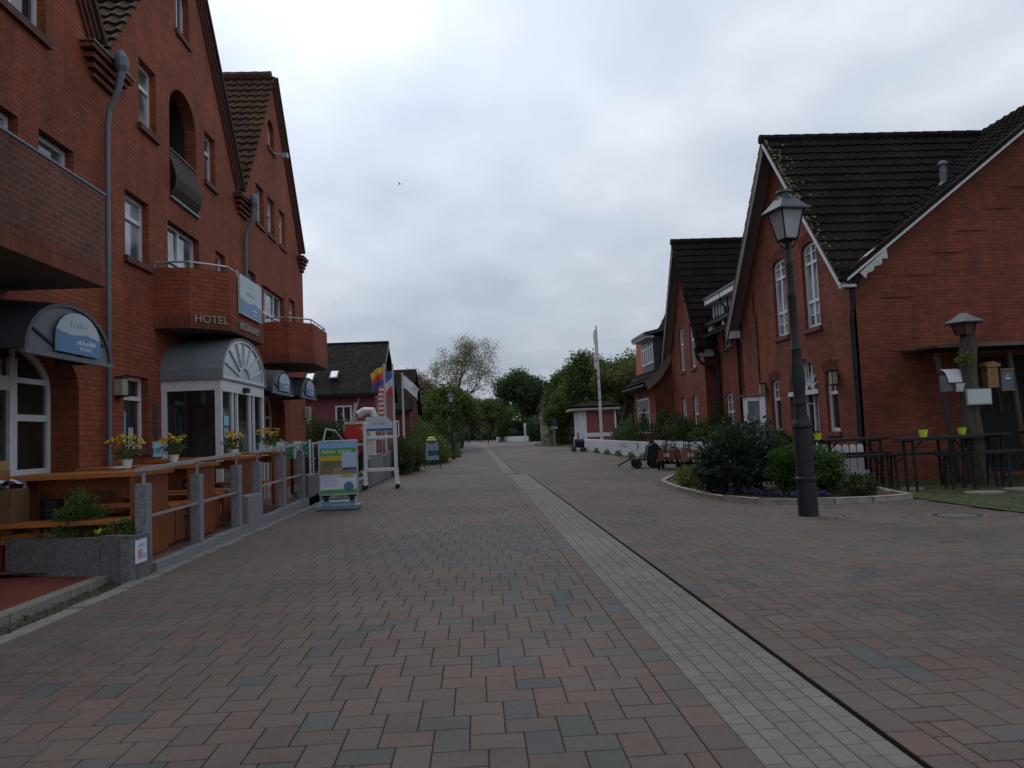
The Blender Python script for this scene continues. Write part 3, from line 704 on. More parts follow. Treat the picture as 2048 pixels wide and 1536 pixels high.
def balcony(name, pts, z0, z1, label=None, rail=True):
    """brick parapet around a plan outline (x,y) starting and ending at the facade"""
    B = MB(); n = len(pts)
    pts = [(Vector(p)) for p in pts]; B_ = MB()
    def off(i, d):
        p = pts[i]; v = Vector((0, 0))
        for a, b in ((i-1, i), (i, i+1)):
            if a < 0 or b >= n: continue
            e = (pts[b]-pts[a]).normalized(); v += Vector((-e.y, e.x))
        v = v.normalized(); return p+v*d
    inn = [off(i, .14) for i in range(n)]
    for i in range(n-1):
        a, b, c, d = pts[i], pts[i+1], inn[i+1], inn[i]
        B.add([(a.x, a.y, z0+.26), (b.x, b.y, z0+.26), (b.x, b.y, z1), (a.x, a.y, z1)], [(0, 1, 2, 3)])
        B.add([(a.x, a.y, z1), (b.x, b.y, z1), (c.x, c.y, z1), (d.x, d.y, z1)], [(0, 1, 2, 3)])
        B.add([(d.x, d.y, z0+.3), (c.x, c.y, z0+.3), (c.x, c.y, z1), (d.x, d.y, z1)], [(0, 1, 2, 3)])
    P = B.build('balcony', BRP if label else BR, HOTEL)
    if label: P['label'] = label
    S = MB()
    for i in range(n-1):
        a, b = pts[i], pts[i+1]; e = (b-a).normalized(); o = Vector((e.y, -e.x))*.012
        S.add([(a.x+o.x, a.y+o.y, z0), (b.x+o.x, b.y+o.y, z0), (b.x+o.x, b.y+o.y, z0+.26), (a.x+o.x, a.y+o.y, z0+.26)], [(0, 1, 2, 3)])
    S.build('soldier_course', BRS, P)
    U = MB(); U.add([(p.x, p.y, z0+.004) for p in pts], [tuple(range(n))]); U.add([(p.x, p.y, z0+.31) for p in pts], [tuple(range(n))])
    U.build('slab', plain('balcony slab', (.10, .085, .075), .9), P)
    if rail:
        Rl = MB(); q = [off(i, .07) for i in range(n)]
        Rl.tube([(p.x, p.y, z1+.13) for p in q], .022, 6)
        for i in range(n-1):
            m_ = max(1, int((q[i+1]-q[i]).length/.7))
            for k in range(m_+1):
                p = q[i].lerp(q[i+1], k/m_); Rl.tube([(p.x, p.y, z1), (p.x, p.y, z1+.13)], .014, 5)
        Rl.build('railing', STEEL, P)
    return P
b1 = balcony('b', [(XF, 6.6), (-5.0, 6.6), (-5.0, 10.42), (XF, 10.42)], 3.72, 5.0, 'long pale-jointed brick balcony parapet nearest the camera', False)
mb = MB(); mb.box(-5.16, -4.985, 6.59, 10.43, 5.003, 5.035); mb.box(XF, -5.16, 10.28, 10.43, 5.003, 5.035); mb.build('coping_strip', ZINC, b1)
b2 = balcony('b', [(XF, 15.08), (-5.62, 15.12), (-5.0, 15.72), (-5.0, 18.1), (-5.62, 18.75), (XF, 18.75)], 3.86, 5.08)
b3 = balcony('b', [(XF, 22.35), (-5.45, 22.35), (-4.85, 22.95), (-4.85, 25.1), (-5.45, 25.7), (XF, 25.7)], 3.86, 5.08)
# lettering on the middle balcony
a, b = Vector((-5.62, 15.12)), Vector((-5.0, 15.72)); e = (b-a).normalized(); nn = Vector((e.y, -e.x)); c = (a+b)/2
LET = plain('brass lettering', (.30, .27, .22), .5, metal=.2)
text(None, HOTEL, 'HOTEL', .225, lambda u, v, w: (c.x+e.x*u+nn.x*(w+.013), c.y+e.y*u+nn.y*(w+.013), v+3.98), .03, LET)
text(None, HOTEL, 'RESTAURANT', .225, lambda u, v, w: (-5.0+.013+w, 16.95+u, v+3.98), .03, LET)
# blue and white sign boards (illegible small writing kept as strokes)
SIGNW = (.40, .47, .51); SIGNB = (.065, .18, .35)
def signfill(mb, pts_outline, T, u0, u1, v0, v1, w, top=1.):
    pass
def strokes(mb, u0, v, n, s, w, col, seed=1):
    r = random.Random(seed)
    for i in range(n):
        h = s*r.uniform(.5, 1.); mb.box(u0+i*s*.75, u0+i*s*.75+s*.28, v, v+h, w, w+.004, col)
        if r.random() < .6: mb.box(u0+i*s*.75, u0+i*s*.75+s*.6, v+h*.45, v+h*.45+s*.16, w+.001, w+.005, col)
sb = MB(TL); W0 = 1.32
sb.box(16.15, 17.75, 4.30, 5.16, W0, W0+.05, SIGNW); sb.add([(16.18, 4.33, W0+.054), (17.72, 4.33, W0+.054), (17.72, 4.60, W0+.054), (17.2, 4.66, W0+.054), (16.7, 4.60, W0+.054), (16.18, 4.64, W0+.054)], [(0, 1, 2, 3, 4, 5)], SIGNB)
strokes(sb, 16.95, 4.46, 8, .07, W0+.056, (.7, .75, .8)); strokes(sb, 17.05, 4.38, 9, .045, W0+.056, (.7, .75, .8), 4)
strokes(sb, 16.6, 4.78, 8, .10, W0+.051, (.22, .36, .55), 7); sb.add([(16.6, 4.95, W0+.053), (16.95, 5.05, W0+.053), (17.3, 4.95, W0+.053)], [(0, 1, 2)], (.3, .45, .62))
for y in (16.2, 17.7): sb.bar((y, 5.1, W0-.03), (y, 5.24, W0-.03), .03, .03, col=(.4, .4, .4))
s_ = sb.build('sign_board', PAINT, HOTEL); s_['label'] = 'pale blue hotel sign board hung on the middle balcony'
def canopy(c, hw, z0, rise, proj, ribs=True):
    """barrel canopy of zinc, open below, with a fan front that carries a sign"""
    T = TL; n = 16; A = [(c+hw*math.cos(math.pi*i/n), z0+rise*math.sin(math.pi*i/n)) for i in range(n+1)]
    mb = MB(T)
    back = [(c+(p[0]-c)*.96, z0+(p[1]-z0)*1.12, 0.0) for p in A]; fr = [(p[0], p[1], proj) for p in A]
    fi = [(c+(p[0]-c)*.93, z0+(p[1]-z0)*.93, proj) for p in A]
    bi = [(c+(p[0]-c)*.9, z0+(p[1]-z0)*1.04, 0.) for p in A]; m = n+1
    mb.add(back+fr, [(i, i+1, i+1+m, i+m) for i in range(n)]); mb.add(bi+fi, [(i, i+1, i+1+m, i+m) for i in range(n)]); mb.add(fr+fi, [(i, i+1, i+1+m, i+m) for i in range(n)])
    cn = mb.build('canopy', ZINCD, HOTEL)
    ft = MB(T); ft.add([(p[0], p[1], proj-.03) for p in fi], [tuple(range(m))]); ft.add([(p[0], p[1], proj-.06) for p in fi], [tuple(range(m))])
    ft.box(c-hw, c+hw, z0-.06, z0, proj-.05, proj+.01); ft.build('front_panel', ZINC, cn)
    rb = MB(T)
    for k in (.14, .3, .86): 
        t = math.pi*k; rb = MB(T); rb.bar((c+hw*.25*math.cos(t), z0+.03, proj-.02), (c+hw*.9*math.cos(t), z0+rise*.9*math.sin(t), proj-.02), .03, .02, (0, 0, 1)); rb.build('glazing_rib', BLACK, cn)
    sg = MB(T); w = proj+.0; hu = hw*.52; cu = c+hw*.12
    P = [(cu-hu, z0+.04), (cu+hu, z0+.04)]+[(cu+hu*math.cos(t), z0+.04+rise*.28+rise*.52*math.sin(t)) for t in [math.pi*i/10 for i in range(11)]]
    sg.prism([(p[0], p[1], w) for p in P], (0, 0, .015), SIGNW)
    sg.add([(cu-hu, z0+.04, w+.018), (cu+hu, z0+.04, w+.018), (cu+hu, z0+rise*.40, w+.018), (cu+hu*.3, z0+rise*.46, w+.018), (cu-hu*.3, z0+rise*.40, w+.018), (cu-hu, z0+rise*.46, w+.018)], [(0, 1, 2, 3, 4, 5)], SIGNB)
    strokes(sg, cu-hu*.1, z0+rise*.24, 8, hw*.075, w+.019, (.7, .75, .8), 3); strokes(sg, cu, z0+rise*.14, 8, hw*.05, w+.019, (.65, .7, .8), 5)
    strokes(sg, cu-hu*.35, z0+rise*.56, 6, hw*.09, w+.016, (.3, .42, .6), 9)
    sg.build('sign', PAINT, cn)
    br = MB(T)
    br = MB(T); br.tube([(c-hw*.4, z0+rise*1.05, .03), (c+hw*.95, z0+rise*.55, proj*.35)], .016, 6); br.build('flashing_strip', ZINC, cn)
    return cn
canopy(10.55, 1.12, 2.80, .72, .80)
canopy(20.85, 1.1, 2.86, .62, 1.05)
canopy(24.05, 1.1, 2.90, .62, 1.05)
# entrance porch
def porch():
    y0, y1, xf, zt, zb = 15.38, 18.45, -5.12, 2.84, .14
    P = MB(); T = TL; d = xf-XF
    fr = MB()
    for y in (y0, y1-.1): fr.box(xf-.12, xf, y, y+.1, zb, zt-.003); fr.box(XF+.002, XF+.1, y, y+.1, zb, zt-.003)
    fr.box(XF, xf+.004, y0-.004, y0+.12, zt-.22, zt); fr.box(XF, xf+.004, y1-.12, y1+.004, zt-.22, zt); fr.box(xf-.12, xf+.006, y0+.12, y1-.12, zt-.24, zt-.001)
    fr.box(XF+.1, xf-.12, y0+.01, y0+.09, zb, zb+.12); fr.box(XF+.1, xf-.12, y1-.09, y1-.01, zb, zb+.12)
    for y in (y0+.75, y0+1.05, y1-1.1, y1-.8): fr.box(xf-.07, xf-.01, y, y+.07, zb, zt-.24)
    fr.box(xf-.2, xf-.1, y0+.1, y0+.28, zb, zt-.23)
    p = fr.build('entrance_porch', WHITE, HOTEL); p['label'] = 'white framed glass entrance porch with zinc barrel roof'
    g = MB(); g.add([(XF+.1, y0+.05, zb+.12), (xf-.12, y0+.05, zb+.12), (xf-.12, y0+.05, zt-.22), (XF+.1, y0+.05, zt-.22)], [(0, 1, 2, 3)])
    g.add([(XF+.1, y1-.05, zb+.12), (xf-.12, y1-.05, zb+.12), (xf-.12, y1-.05, zt-.22), (XF+.1, y1-.05, zt-.22)], [(0, 1, 2, 3)])
    g.add([(xf-.05, y0+.1, zb), (xf-.05, y1-.1, zb), (xf-.05, y1-.1, zt-.24), (xf-.05, y0+.1, zt-.24)], [(0, 1, 2, 3)]); g.build('glazing', GLASSD, p)
    # roof
    c = (y0+y1)/2; hw = (y1-y0)/2+.06; rise = 1.0; n = 18
    A = [(c+hw*math.cos(math.pi*i/n), zt+rise*math.sin(math.pi*i/n)**.85) for i in range(n+1)]
    r = MB(T); r.add([(a, b, d+.05) for a, b in A]+[(a, zt+(b-zt)*1.0, 0) for a, b in A], [(i, i+1, i+1+n+1, i+n+1) for i in range(n)])
    r.add([(a, b, d+.05) for a, b in A]+[(c+(a-c)*.95, zt+(b-zt)*.95, d+.05) for a, b in A], [(i, i+1, i+1+n+1, i+n+1) for i in range(n)])
    r.add([(c+(a-c)*.95, zt+(b-zt)*.95, d+.05) for a, b in A]+[(c+(a-c)*.95, zt+(b-zt)*.95, d-.03) for a, b in A], [(i, i+1, i+1+n+1, i+n+1) for i in range(n)])
    r.box(c-hw, c+hw, zt-.0, zt+.03, 0, d+.045); r.build('roof', plain('pale porch zinc', (.155, .175, .20), .5, metal=.15, var=.2, scale=2), p)
    f = MB(T); f.add([(c+(a-c)*.95, zt+.03+(b-zt-.03)*.95, d+.0) for a, b in A], [tuple(range(n+1))]); f.build('fanlight', GLASSB, p)
    s = MB(T); w = d+.02
    for k in range(1, 8):
        t = math.pi*k/8; s.bar((c+.38*math.cos(t), zt+.04+.3*math.sin(t), w), (c+hw*.93*math.cos(t), zt+.03+rise*.93*math.sin(t), w), .03, .025, (0, 0, 1))
    B = [(c+.4*math.cos(math.pi*i/10), zt+.04+.32*math.sin(math.pi*i/10), w) for i in range(11)]
    for i in range(10): s.bar(B[i], B[i+1], .035, .03, (0, 0, 1))
    Bo = [(c+(a-c)*.92, zt+.03+(b-zt-.03)*.92, w) for a, b in A]
    for i in range(n): s.bar(Bo[i], Bo[i+1], .05, .03, (0, 0, 1))
    s.box(c-hw*.95, c+hw*.95, zt+.03, zt+.09, d, d+.03); s.build('glazing_bars', WHITE, p)
    k = MB(T); k.box(c-.12, c+.12, zt-.2, zt-.1, d+.0, d+.10); k.build('door_sensor', BLACK, p)
    q = MB(T); q.box(15.62, 15.9, 1.9, 2.1, d-.03, d-.02, (.2, .5, .65)); q.box(15.62, 15.86, 1.66, 1.85, d-.03, d-.02, (.15, .3, .6)); q.build('stickers', PAINT, p)
porch()
# loggia railing, wall lamp, plaque, house number panel
mb = MB(TL); n = 22
for i in range(n+1):
    u = 16.0+1.45*i/n; mb.tube([(u, 6.9, .02), (u, 7.05, .10), (u, 7.25, .13), (u, 7.45, .08), (u, 7.7, .0), (u, 7.88, -.03)], .018, 5)
mb.box(15.96, 17.49, 7.86, 7.90, -.05, .01); mb.box(15.96, 17.49, 6.90, 6.94, -.03, .03)
mb.build('loggia_railing', RUST, HOTEL)
mb = MB(TL); mb.box(15.9, 17.55, 6.78, 6.84, -.1, .06); mb.build('loggia_sill', ZINC, HOTEL)
mb = MB(TL); mb.box(13.42, 13.62, 2.45, 2.75, 0, .14); lampb = mb.build('wall_lamp', plain('lamp glass off', (.30, .29, .22), .3), HOTEL)
m2 = MB(TL); m2.box(13.40, 13.64, 2.75, 2.78, 0, .16); m2.box(13.40, 13.64, 2.42, 2.45, 0, .16); m2.build('lamp_frame', BLACK, lampb)
mb = MB(TL); mb.box(14.98, 15.18, 2.1, 2.35, 0, .03, (.05, .05, .05)); mb.box(14.98, 15.18, 1.72, 2.02, 0, .03, (.05, .05, .06)); mb.box(14.95, 15.32, 1.32, 1.62, 0, .03, (.35, .62, .68)); mb.box(15.0, 15.25, 1.4, 1.5, .03, .034, (.1, .3, .45))
mb.build('notice_panels', PAINT, HOTEL)
mb = MB(TL)   # small board visible in the window
mb.box(13.98, 14.2, 1.6, 2.2, -.17, -.16, (.2, .33, .5)); mb.box(14.3, 14.5, 1.5, 1.9, -.17, -.16, (.4, .45, .45)); mb.build('window_poster', PAINT, HOTEL)
mb = MB(TL); mb.box(24.45, 24.6, 2.55, 3.0, .0, .9); 
# small wall fitting (alarm lamp) on the far gable
mb = MB(TL); mb.tube([(24.3, 10.95, 0), (24.45, 10.95, .35)], .02, 6); mb.box(24.4, 24.55, 10.85, 11.0, .3, .45); mb.build('wall_bracket', STEEL, HOTEL)
mb = MB(TL); mb.box(27.9, 28.1, 2.35, 2.75, .02, .2); mb.build('wall_lamp', plain('lamp glass off', (.30, .29, .22), .3), HOTEL)

# ------------------------------------------------------------------ red brick house on the right
XR, YC = 9.0, 17.27
TR = lambda u, v, w: (XR-w, u, v)
TC = lambda u, v, w: (u, YC-w, v)
def house():
    H = thing('brick_house', 'red brick house with dark tiled gables and tall white windows, right of the street', 'house', (XR, 21, 0))
    Y0, Y1, AY, AZ, EZ = YC, 24.55, 20.9, 9.55, 5.0
    # street gable
    wins = [(archpts(18.85, 19.75, 3.95, 6.1, .14, 6), dict(mull=(.5,), trans=(.31, .76), bars=((0, .155, 1, .155), (0, .88, 1, .88)), glass=GLASSC)),
            (archpts(20.85, 21.75, 3.98, 6.1, .14, 6), dict(mull=(.5,), trans=(.31, .76), bars=((0, .155, 1, .155), (0, .88, 1, .88)), glass=GLASSC)),
            (archpts(18.2, 18.85, 1.2, 2.68, .1, 6), dict(trans=(.62,), bars=((0, .8, 1, .8), (.5, .62, .5, 1)), glass=GLASSD)),
            (archpts(21.75, 22.4, 1.2, 2.68, .1, 6), dict(trans=(.62,), bars=((0, .8, 1, .8), (.5, .62, .5, 1)), glass=GLASSD))]
    door = archpts(19.3, 21.05, .1, 2.4, .8, 14)
    w = MB(TR); w.plate([(Y0, 0), (Y1, 0), (Y1, EZ), (AY, AZ), (Y0, EZ)], [a for a, _ in wins]+[door], -.16, 0)
    # wing wall facing the camera
    wp = [(XR, 0), (22, 0), (22, 5), (15.6, 9.9), (XR, 4.95)]
    dk = rect(11.75, 15.9, .1, 2.85)
    w2 = MB(TC); w2.plate(wp, [dk], -.3, 0); n0 = len(w.v); w.v += w2.v; w.f += [tuple(i+n0 for i in f) for f in w2.f]; w.c += w2.c
    w.T = None; w.add([(22, YC, 0), (22, YC, 5), (22, 27, 5), (22, 27, 0)], [(0, 1, 2, 3)]); w.add([(XR, Y1, 0), (XR, Y1, EZ), (22, Y1, EZ), (22, Y1, 0)], [(0, 1, 2, 3)])
    # projecting courses
    w.T = TC; w.box(9.9, 12.0, 3.06, 3.10, 0, .03)
    for k in range(8):
        z = 4.35+k*.52; x = 9.75+(z-4.35)*1.29; w.box(x, x+.75, z, z+.035, 0, .025)
    w.box(9.0, 9.12, 0, 4.9, 0, .0)
    wall = w.build('wall', BR2, H)
    # soldier arches
    for a, _ in wins:
        s = MB(TR)
        us = [p[0] for p in a]; u0, u1 = min(us), max(us); top = max(p[1] for p in a)
        for k in range(7):
            u = u0-.05+(u1-u0+.10)*k/6; h = .07*(1-((u-(u0+u1)/2)/((u1-u0)/2+.08))**2); s.box(u-.008, u+.008, top-.04+h, top+.19+h, .001, .02)
        s.build('soldier_arch', BRX, H)
    for a, k in wins: window(H, TR, a, .15, sill=.06, k=.09, **k)
    d = window(H, TR, door, .25, mull=(.38, .62), trans=(.69,), k=.09, glass=GLASSD, name='door', bars=((.12, .3, .12, .66), (.26, .05, .26, .66), (.74, .05, .74, .66), (.62, .28, 1, .28), (0, .28, .38, .28), (.38, .6, 1, .6)))
    f = MB(TR); c = 20.175; zc = 2.34
    for k in range(1, 8): t = math.pi*k/8; f.bar((c+.12*math.cos(t), zc+.12*math.sin(t), -.19), (c+.82*math.cos(t), zc+.80*math.sin(t), -.19), .03, .03, (0, 0, 1))
    f.box(19.25, 21.1, 2.2, 2.32, -.2, .03); f.build('fanlight_bars', WHITE, d)
    # roofs: street gable part
    ov = .42
    sl = math.hypot(AY-(Y0-.35), AZ-4.62)
    dv = Vector((0, AY-(Y0-.35), AZ-4.62)).normalized()
    wing = lambda x, y: 4.62+(x-8.62)*(9.9-4.9)/(15.6-9.0)
    ROOF1 = tiles('roof', TILED, H, (XR-ov, Y0-.35, 4.72), (1, 0, 0), (0, AY-(Y0-.35), AZ+.13-4.72+.0), 9.5, sl, wave=.29, course=.37, amp=.030, step=.042, seed=3, inside=lambda p: p.z > wing(p.x, p.y)+.02)
    tiles('roof', TILED, H, (XR-ov, Y1+.35, 4.72), (1, 0, 0), (0, AY-(Y1+.35), AZ+.13-4.72), 9.5, sl, wave=.29, course=.37, amp=.030, step=.042, seed=4)
    r = MB(); ridge(r, (XR-ov-.04, AY, AZ+.15), (15.2, AY, AZ+.15), .13, .42); r.build('ridge_tiles', TILED, H)
    # lichen along the verge of the near slope
    rr = random.Random(3); lc = MB()
    for k in range(170):
        t = rr.random(); q = rr.random()**5*.9
        y = (Y0-.3)+(AY-Y0+.2)*t; z = 4.75+(AZ-4.68)*t+.055; x = XR-ov+.05+q*.5; s_ = rr.uniform(.02, .055)
        P = [(x+s_*math.cos(a)*rr.uniform(.6, 1.2), y+s_*.6*math.sin(a), z+s_*.75*math.sin(a)*1.0) for a in [j*math.pi/3 for j in range(6)]]
        lc.prism(P, (0, -.008, .008))
    me = ROOF1.data; me.materials.append(TILEL); off = rootloc(H); import bmesh
    bm = bmesh.new(); bm.from_mesh(me); vv = [bm.verts.new(Vector(p)-off) for p in lc.v]
    for f in lc.f: bm.faces.new([vv[i] for i in f]).material_index = 1
    bm.to_mesh(me); bm.free()
    # barge boards
    for e, m_, lab in ((Y1+.35, BARGE, 'wide weathered grey barge board'), (Y0-.35, DWHITE, None)):
        wd = .34 if m_ is BARGE else .09
        bb = MB(TR); bb.prism([(e, 4.62, ov-.0), (e, 4.62-wd, ov), (AY, AZ+.02-wd, ov), (AY, AZ+.02, ov)], (0, 0, -.035)); bo = bb.build('barge_board', m_, H)
        if lab: bo['label'] = lab
        so = MB(TR); so.prism([(e, 4.60, ov-.036), (e, 4.57, ov-.036), (AY, AZ-.05, ov-.036), (AY, AZ-.02, ov-.036)], (0, 0, -(ov-.04))); so.build('soffit', BARGE if m_ is BARGE else DWHITE, H)
        tr_ = MB(TR); tr_.prism([(e, 4.66, ov+.012), (e, 4.60, ov+.012), (AY, AZ+.0, ov+.012), (AY, AZ+.06, ov+.012)], (0, 0, -.05)); tr_.build('verge_trim', WHITE if m_ is not BARGE else BARGE, H)
    kb = MB(TR); kb.box(Y1+.02, Y1+.30, 4.36, 4.60, .05, ov-.06); kb.build('eave_box', DWHITE, H)
    # wing roof, slope facing the street
    e0 = Vector((8.62, YC-.42, 4.70)); top = Vector((15.6, YC-.42, 9.98)); ln = (top-e0).length
    tiles('roof', TILED, H, e0, (0, 1, 0), top-e0, 11, ln, wave=.29, course=.35, amp=.030, step=.042, seed=8,
          inside=lambda p: p.y < AY-(AZ+.1-p.z)*(AY-Y0+.35)/(AZ+.13-4.72)+.1 or p.y > 24.9 or p.z > 9.4)
    tiles('roof', TILED, H, (22.6, YC-.42, 4.7), (0, 1, 0), (-7, 0, 5.28), 11, 8.77, wave=.29, course=.35, seed=9)
    vb = MB(TC); dx = (15.6-8.62); dz = 9.98-4.70
    def at(x): return 4.70+(x-8.62)*dz/dx
    vb.prism([(8.75, at(8.75)-.02, .42), (8.75, at(8.75)-.10, .42), (15.6, at(15.6)-.10, .42), (15.6, at(15.6)-.02, .42)], (0, 0, -.04)); vb.build('verge_board', WHITE, H)
    vt = MB(TC); vt.prism([(8.62, at(8.62)+.10, .45), (8.62, at(8.62)-.02, .45), (15.6, at(15.6)-.02, .45), (15.6, at(15.6)+.10, .45)], (0, 0, -.25)); vt.build('verge_tiles', TILED, H)
    so = MB(TC); so.prism([(8.8, at(8.8)-.07, .38), (8.8, at(8.8)-.04, .38), (15.6, at(15.6)-.04, .38), (15.6, at(15.6)-.07, .38)], (0, 0, -.38)); so.build('soffit', plain('dark soffit', (.06, .05, .045), .8), H)
    st_ = MB(TC)   # flaking painted eave block at the corner
    st_.prism([(9.05, 4.88, .40), (9.72, 5.42, .40), (9.74, 5.20, .40), (9.60, 5.20, .40), (9.58, 5.06, .40), (9.40, 5.02, .40), (9.37, 4.92, .40), (9.22, 4.86, .40), (9.18, 4.74, .40)], (0, 0, .045))
    st_.prism([(9.05, 4.92, .39), (9.4, 5.2, .39), (9.75, 5.5, .39), (9.72, 5.62, .39), (9.35, 5.36, .39), (9.0, 5.06, .39)], (0, 0, -.25)); st_.build('eave_flashing', DWHITE, H)
    # hopper and downpipe at the corner
    p = MB(); x, y = 8.93, YC-.16
    p.add([(x-.24, y-.26, 4.98), (x+.26, y-.26, 4.98), (x+.26, y+.1, 4.98), (x-.24, y+.1, 4.98), (x-.08, y-.12, 4.55), (x+.1, y-.12, 4.55), (x+.1, y+.05, 4.55), (x-.08, y+.05, 4.55)],
          [(0, 1, 2, 3), (4, 5, 6, 7), (0, 1, 5, 4), (1, 2, 6, 5), (2, 3, 7, 6), (3, 0, 4, 7)])
    p.tube([(x+.02, y-.03, 4.6), (x+.03, y, 4.2), (x+.0, y+.03, 3.8), (x+.02, y+.06, 3.5), (x+.02, y+.06, 0)], .055, 10); p.build('downpipe', BLACK, H)
    # flue on the wing roof
    q = MB(); q.tube([(12.15, 18.2, 7.25), (12.15, 18.2, 7.85)], .09, 12); q.lathe([(.13, 0), (.14, .05), (.05, .12)], (12.15, 18.2, 7.85), 12); q.lathe([(.16, 0), (.1, .12)], (12.15, 18.2, 7.3), 12)
    q.build('flue_pipe', ZINC, H)
    # wall lamps beside the door
    for u in (18.12, 22.75):
        l = MB(TR); l.box(u-.08, u+.08, 2.38, 2.68, .06, .2); lo = l.build('wall_lamp', plain('lamp glass off', (.30, .29, .22), .3), H)
        fr = MB(TR)
        for a in (-.09, .08): 
            for b in (.055, .195): fr.box(u+a, u+a+.014, 2.36, 2.7, b, b+.014)
        fr.box(u-.1, u+.1, 2.69, 2.72, .04, .22); fr.box(u-.1, u+.1, 2.34, 2.37, .04, .22); fr.box(u-.03, u+.03, 2.5, 2.6, 0, .06); fr.build('lamp_frame', BLACK, lo)
    # expansion joint pipe
    j = MB(TR); j.tube([(23.35, 5.6, .02), (23.35, 5.0, .02), (23.2, 4.9, .02), (23.2, .1, .02)], .018, 6); j.build('cable_pipe', BLACK, H)
    # ---- middle, set back
    XM = 9.45; TM = lambda u, v, w: (XM-w, u, v)
    wm = [(rect(25.3, 26.2, 4.4, 5.25), dict(mull=(.5,))), (rect(26.9, 27.8, 4.35, 5.2), dict(mull=(.5,))),
          (archpts(24.75, 25.6, 1.0, 2.6, .1, 6), dict(mull=(.5,), trans=(.6,), bars=((0, .8, 1, .8),))), (archpts(27.0, 27.9, .9, 2.55, .1, 6), dict(mull=(.5,), trans=(.6,), bars=((0, .8, 1, .8),)))]
    m = MB(TM); m.plate([(Y1-.05, 0), (29.0, 0), (29.0, 5.4), (Y1-.05, 5.4)], [a for a, _ in wm], -.14, 0); m.build('wall', BR2, H)
    for a, k in wm: window(H, TM, a, .13, sill=.05, k=.08, **k)
    # roof slope of the middle, facing the street, plus white boxed dormers
    tiles('roof', TILED, H, (XM-.35, 24.3, 5.35), (0, 1, 0), (3.6, 0, 3.7), 5.0, 5.1, wave=.29, course=.35, seed=12)
    g = MB(TM); g.box(24.6, 28.6, 5.28, 5.42, .3, .42); g.build('gutter', BLACK, H)
    for a in (24.6, 26.4, 28.0): eb = MB(TM); eb.box(a, a+.5, 5.06, 5.3, .0, .32); eb.build('eave_box', DWHITE, H)
    for a in (24.9, 26.75):
        dm = MB(TM); dm.box(a, a+1.55, 5.42, 6.2, -1.4, .12); dmo = dm.build('dormer', ZINCD, H)
        fo = window(dmo, lambda u, v, w: (XM-.14-w, u, v), rect(a+.08, a+1.47, 5.5, 6.12), .0, mull=(.33, .66), k=.06, glass=GLASSC) if False else None
        fm = MB(lambda u, v, w: (XM-.12-w, u, v))
        for b_ in (0, .36, .72, 1.08, 1.44): fm.box(a+.02+b_, a+.09+b_, 5.44, 6.1, 0, .05)
        fm.box(a-.1, a+1.65, 6.1, 6.28, -.1, .32); fm.box(a, a+1.55, 5.42, 5.5, 0, .05); fm.build('dormer_frame', WHITE, dmo)
        pn = MB(lambda u, v, w: (XM-.12-w, u, v)); pn.box(a+.05, a+1.5, 5.48, 6.12, .004, .01); pn.build('pane', GLASSC, dmo)
        rf = MB(lambda u, v, w: (XM-.12-w, u, v)); rf.prism([(a-.14, 6.285, .36), (a+1.69, 6.285, .36), (a+1.69, 6.6, -2.2), (a-.14, 6.6, -2.2)], (0, .09, 0)); rf.build('dormer_roof', ZINCD, dmo)
    # goose neck rainwater pipes
    for (u, zt, x0) in ((24.75, 5.3, .36), (26.35, 5.3, .36), (28.55, 5.0, .40)):
        p = MB(TM); p.tube([(u, zt, x0), (u, zt-.25, x0), (u-.05, zt-.5, x0-.1), (u-.25, zt-.7, .12), (u-.3, zt-.9, .08), (u-.3, .1, .08)], .05, 8)
        p.lathe([(.09, -.12), (.11, .02)], (u, zt+.0, x0), 8, axis='Y'); p.build('downpipe', BLACK, H)
    for a in (24.95, 26.8):
        p = MB(TM); p.tube([(a, 6.15, .34), (a-.0, 5.95, .36), (a-.18, 5.75, .25), (a-.2, 5.45, .25)], .04, 8); p.build('downpipe', BLACK, H)
    # ---- second gable
    XG = 8.98; TG = lambda u, v, w: (XG-w, u, v); A2, Z2, N2, F2 = 31.0, 9.15, 28.75, 33.6
    wg = [(archpts(29.9, 30.55, 3.85, 5.55, .18, 6), dict(trans=(.62,), bars=((.5, 0, .5, 1),))), (archpts(31.5, 32.15, 3.85, 5.55, .18, 6), dict(trans=(.62,), bars=((.5, 0, .5, 1),))),
          (archpts(29.9, 30.6, 1.0, 2.65, .1, 6), dict(trans=(.55,), bars=((0, .78, 1, .78), (.5, .5, .5, 1)))), (archpts(31.6, 32.3, 1.0, 2.65, .1, 6), dict(trans=(.55,), bars=((0, .78, 1, .78), (.5, .5, .5, 1)))),
          (archpts(30.85, 31.15, 6.9, 7.5, .15, 6), {})]
    m = MB(TG); m.plate([(N2, 0), (F2, 0), (F2, 4.6), (A2, Z2), (N2, 5.0)], [a for a, _ in wg], -.14, 0)
    m.add([(N2, 0, 0), (N2, 5.0, 0), (N2, 5.0, -1), (N2, 0, -1)], [(0, 1, 2, 3)]); m.add([(F2, 0, 0), (F2, 4.6, 0), (F2, 4.6, -1), (F2, 0, -1)], [(0, 1, 2, 3)]); m.build('wall', BR2, H)
    for a, k in wg: window(H, TG, a, .13, sill=.05, k=.08, **k)
    N_ = N2-.45; s2 = math.hypot(A2-N_, Z2-4.4)
    tiles('roof', TILED, H, (XG-.4, N_, 4.5), (1, 0, 0), (0, A2-N_, Z2+.12-4.5), 7.5, s2, wave=.29, course=.36, amp=.030, step=.042, seed=21)
    tiles('roof', TILED, H, (XG-.4, F2+.3, 4.4), (1, 0, 0), (0, A2-F2-.3, Z2+.12-4.4), 7.5, math.hypot(F2+.3-A2, Z2-4.3), wave=.29, course=.36, seed=22)
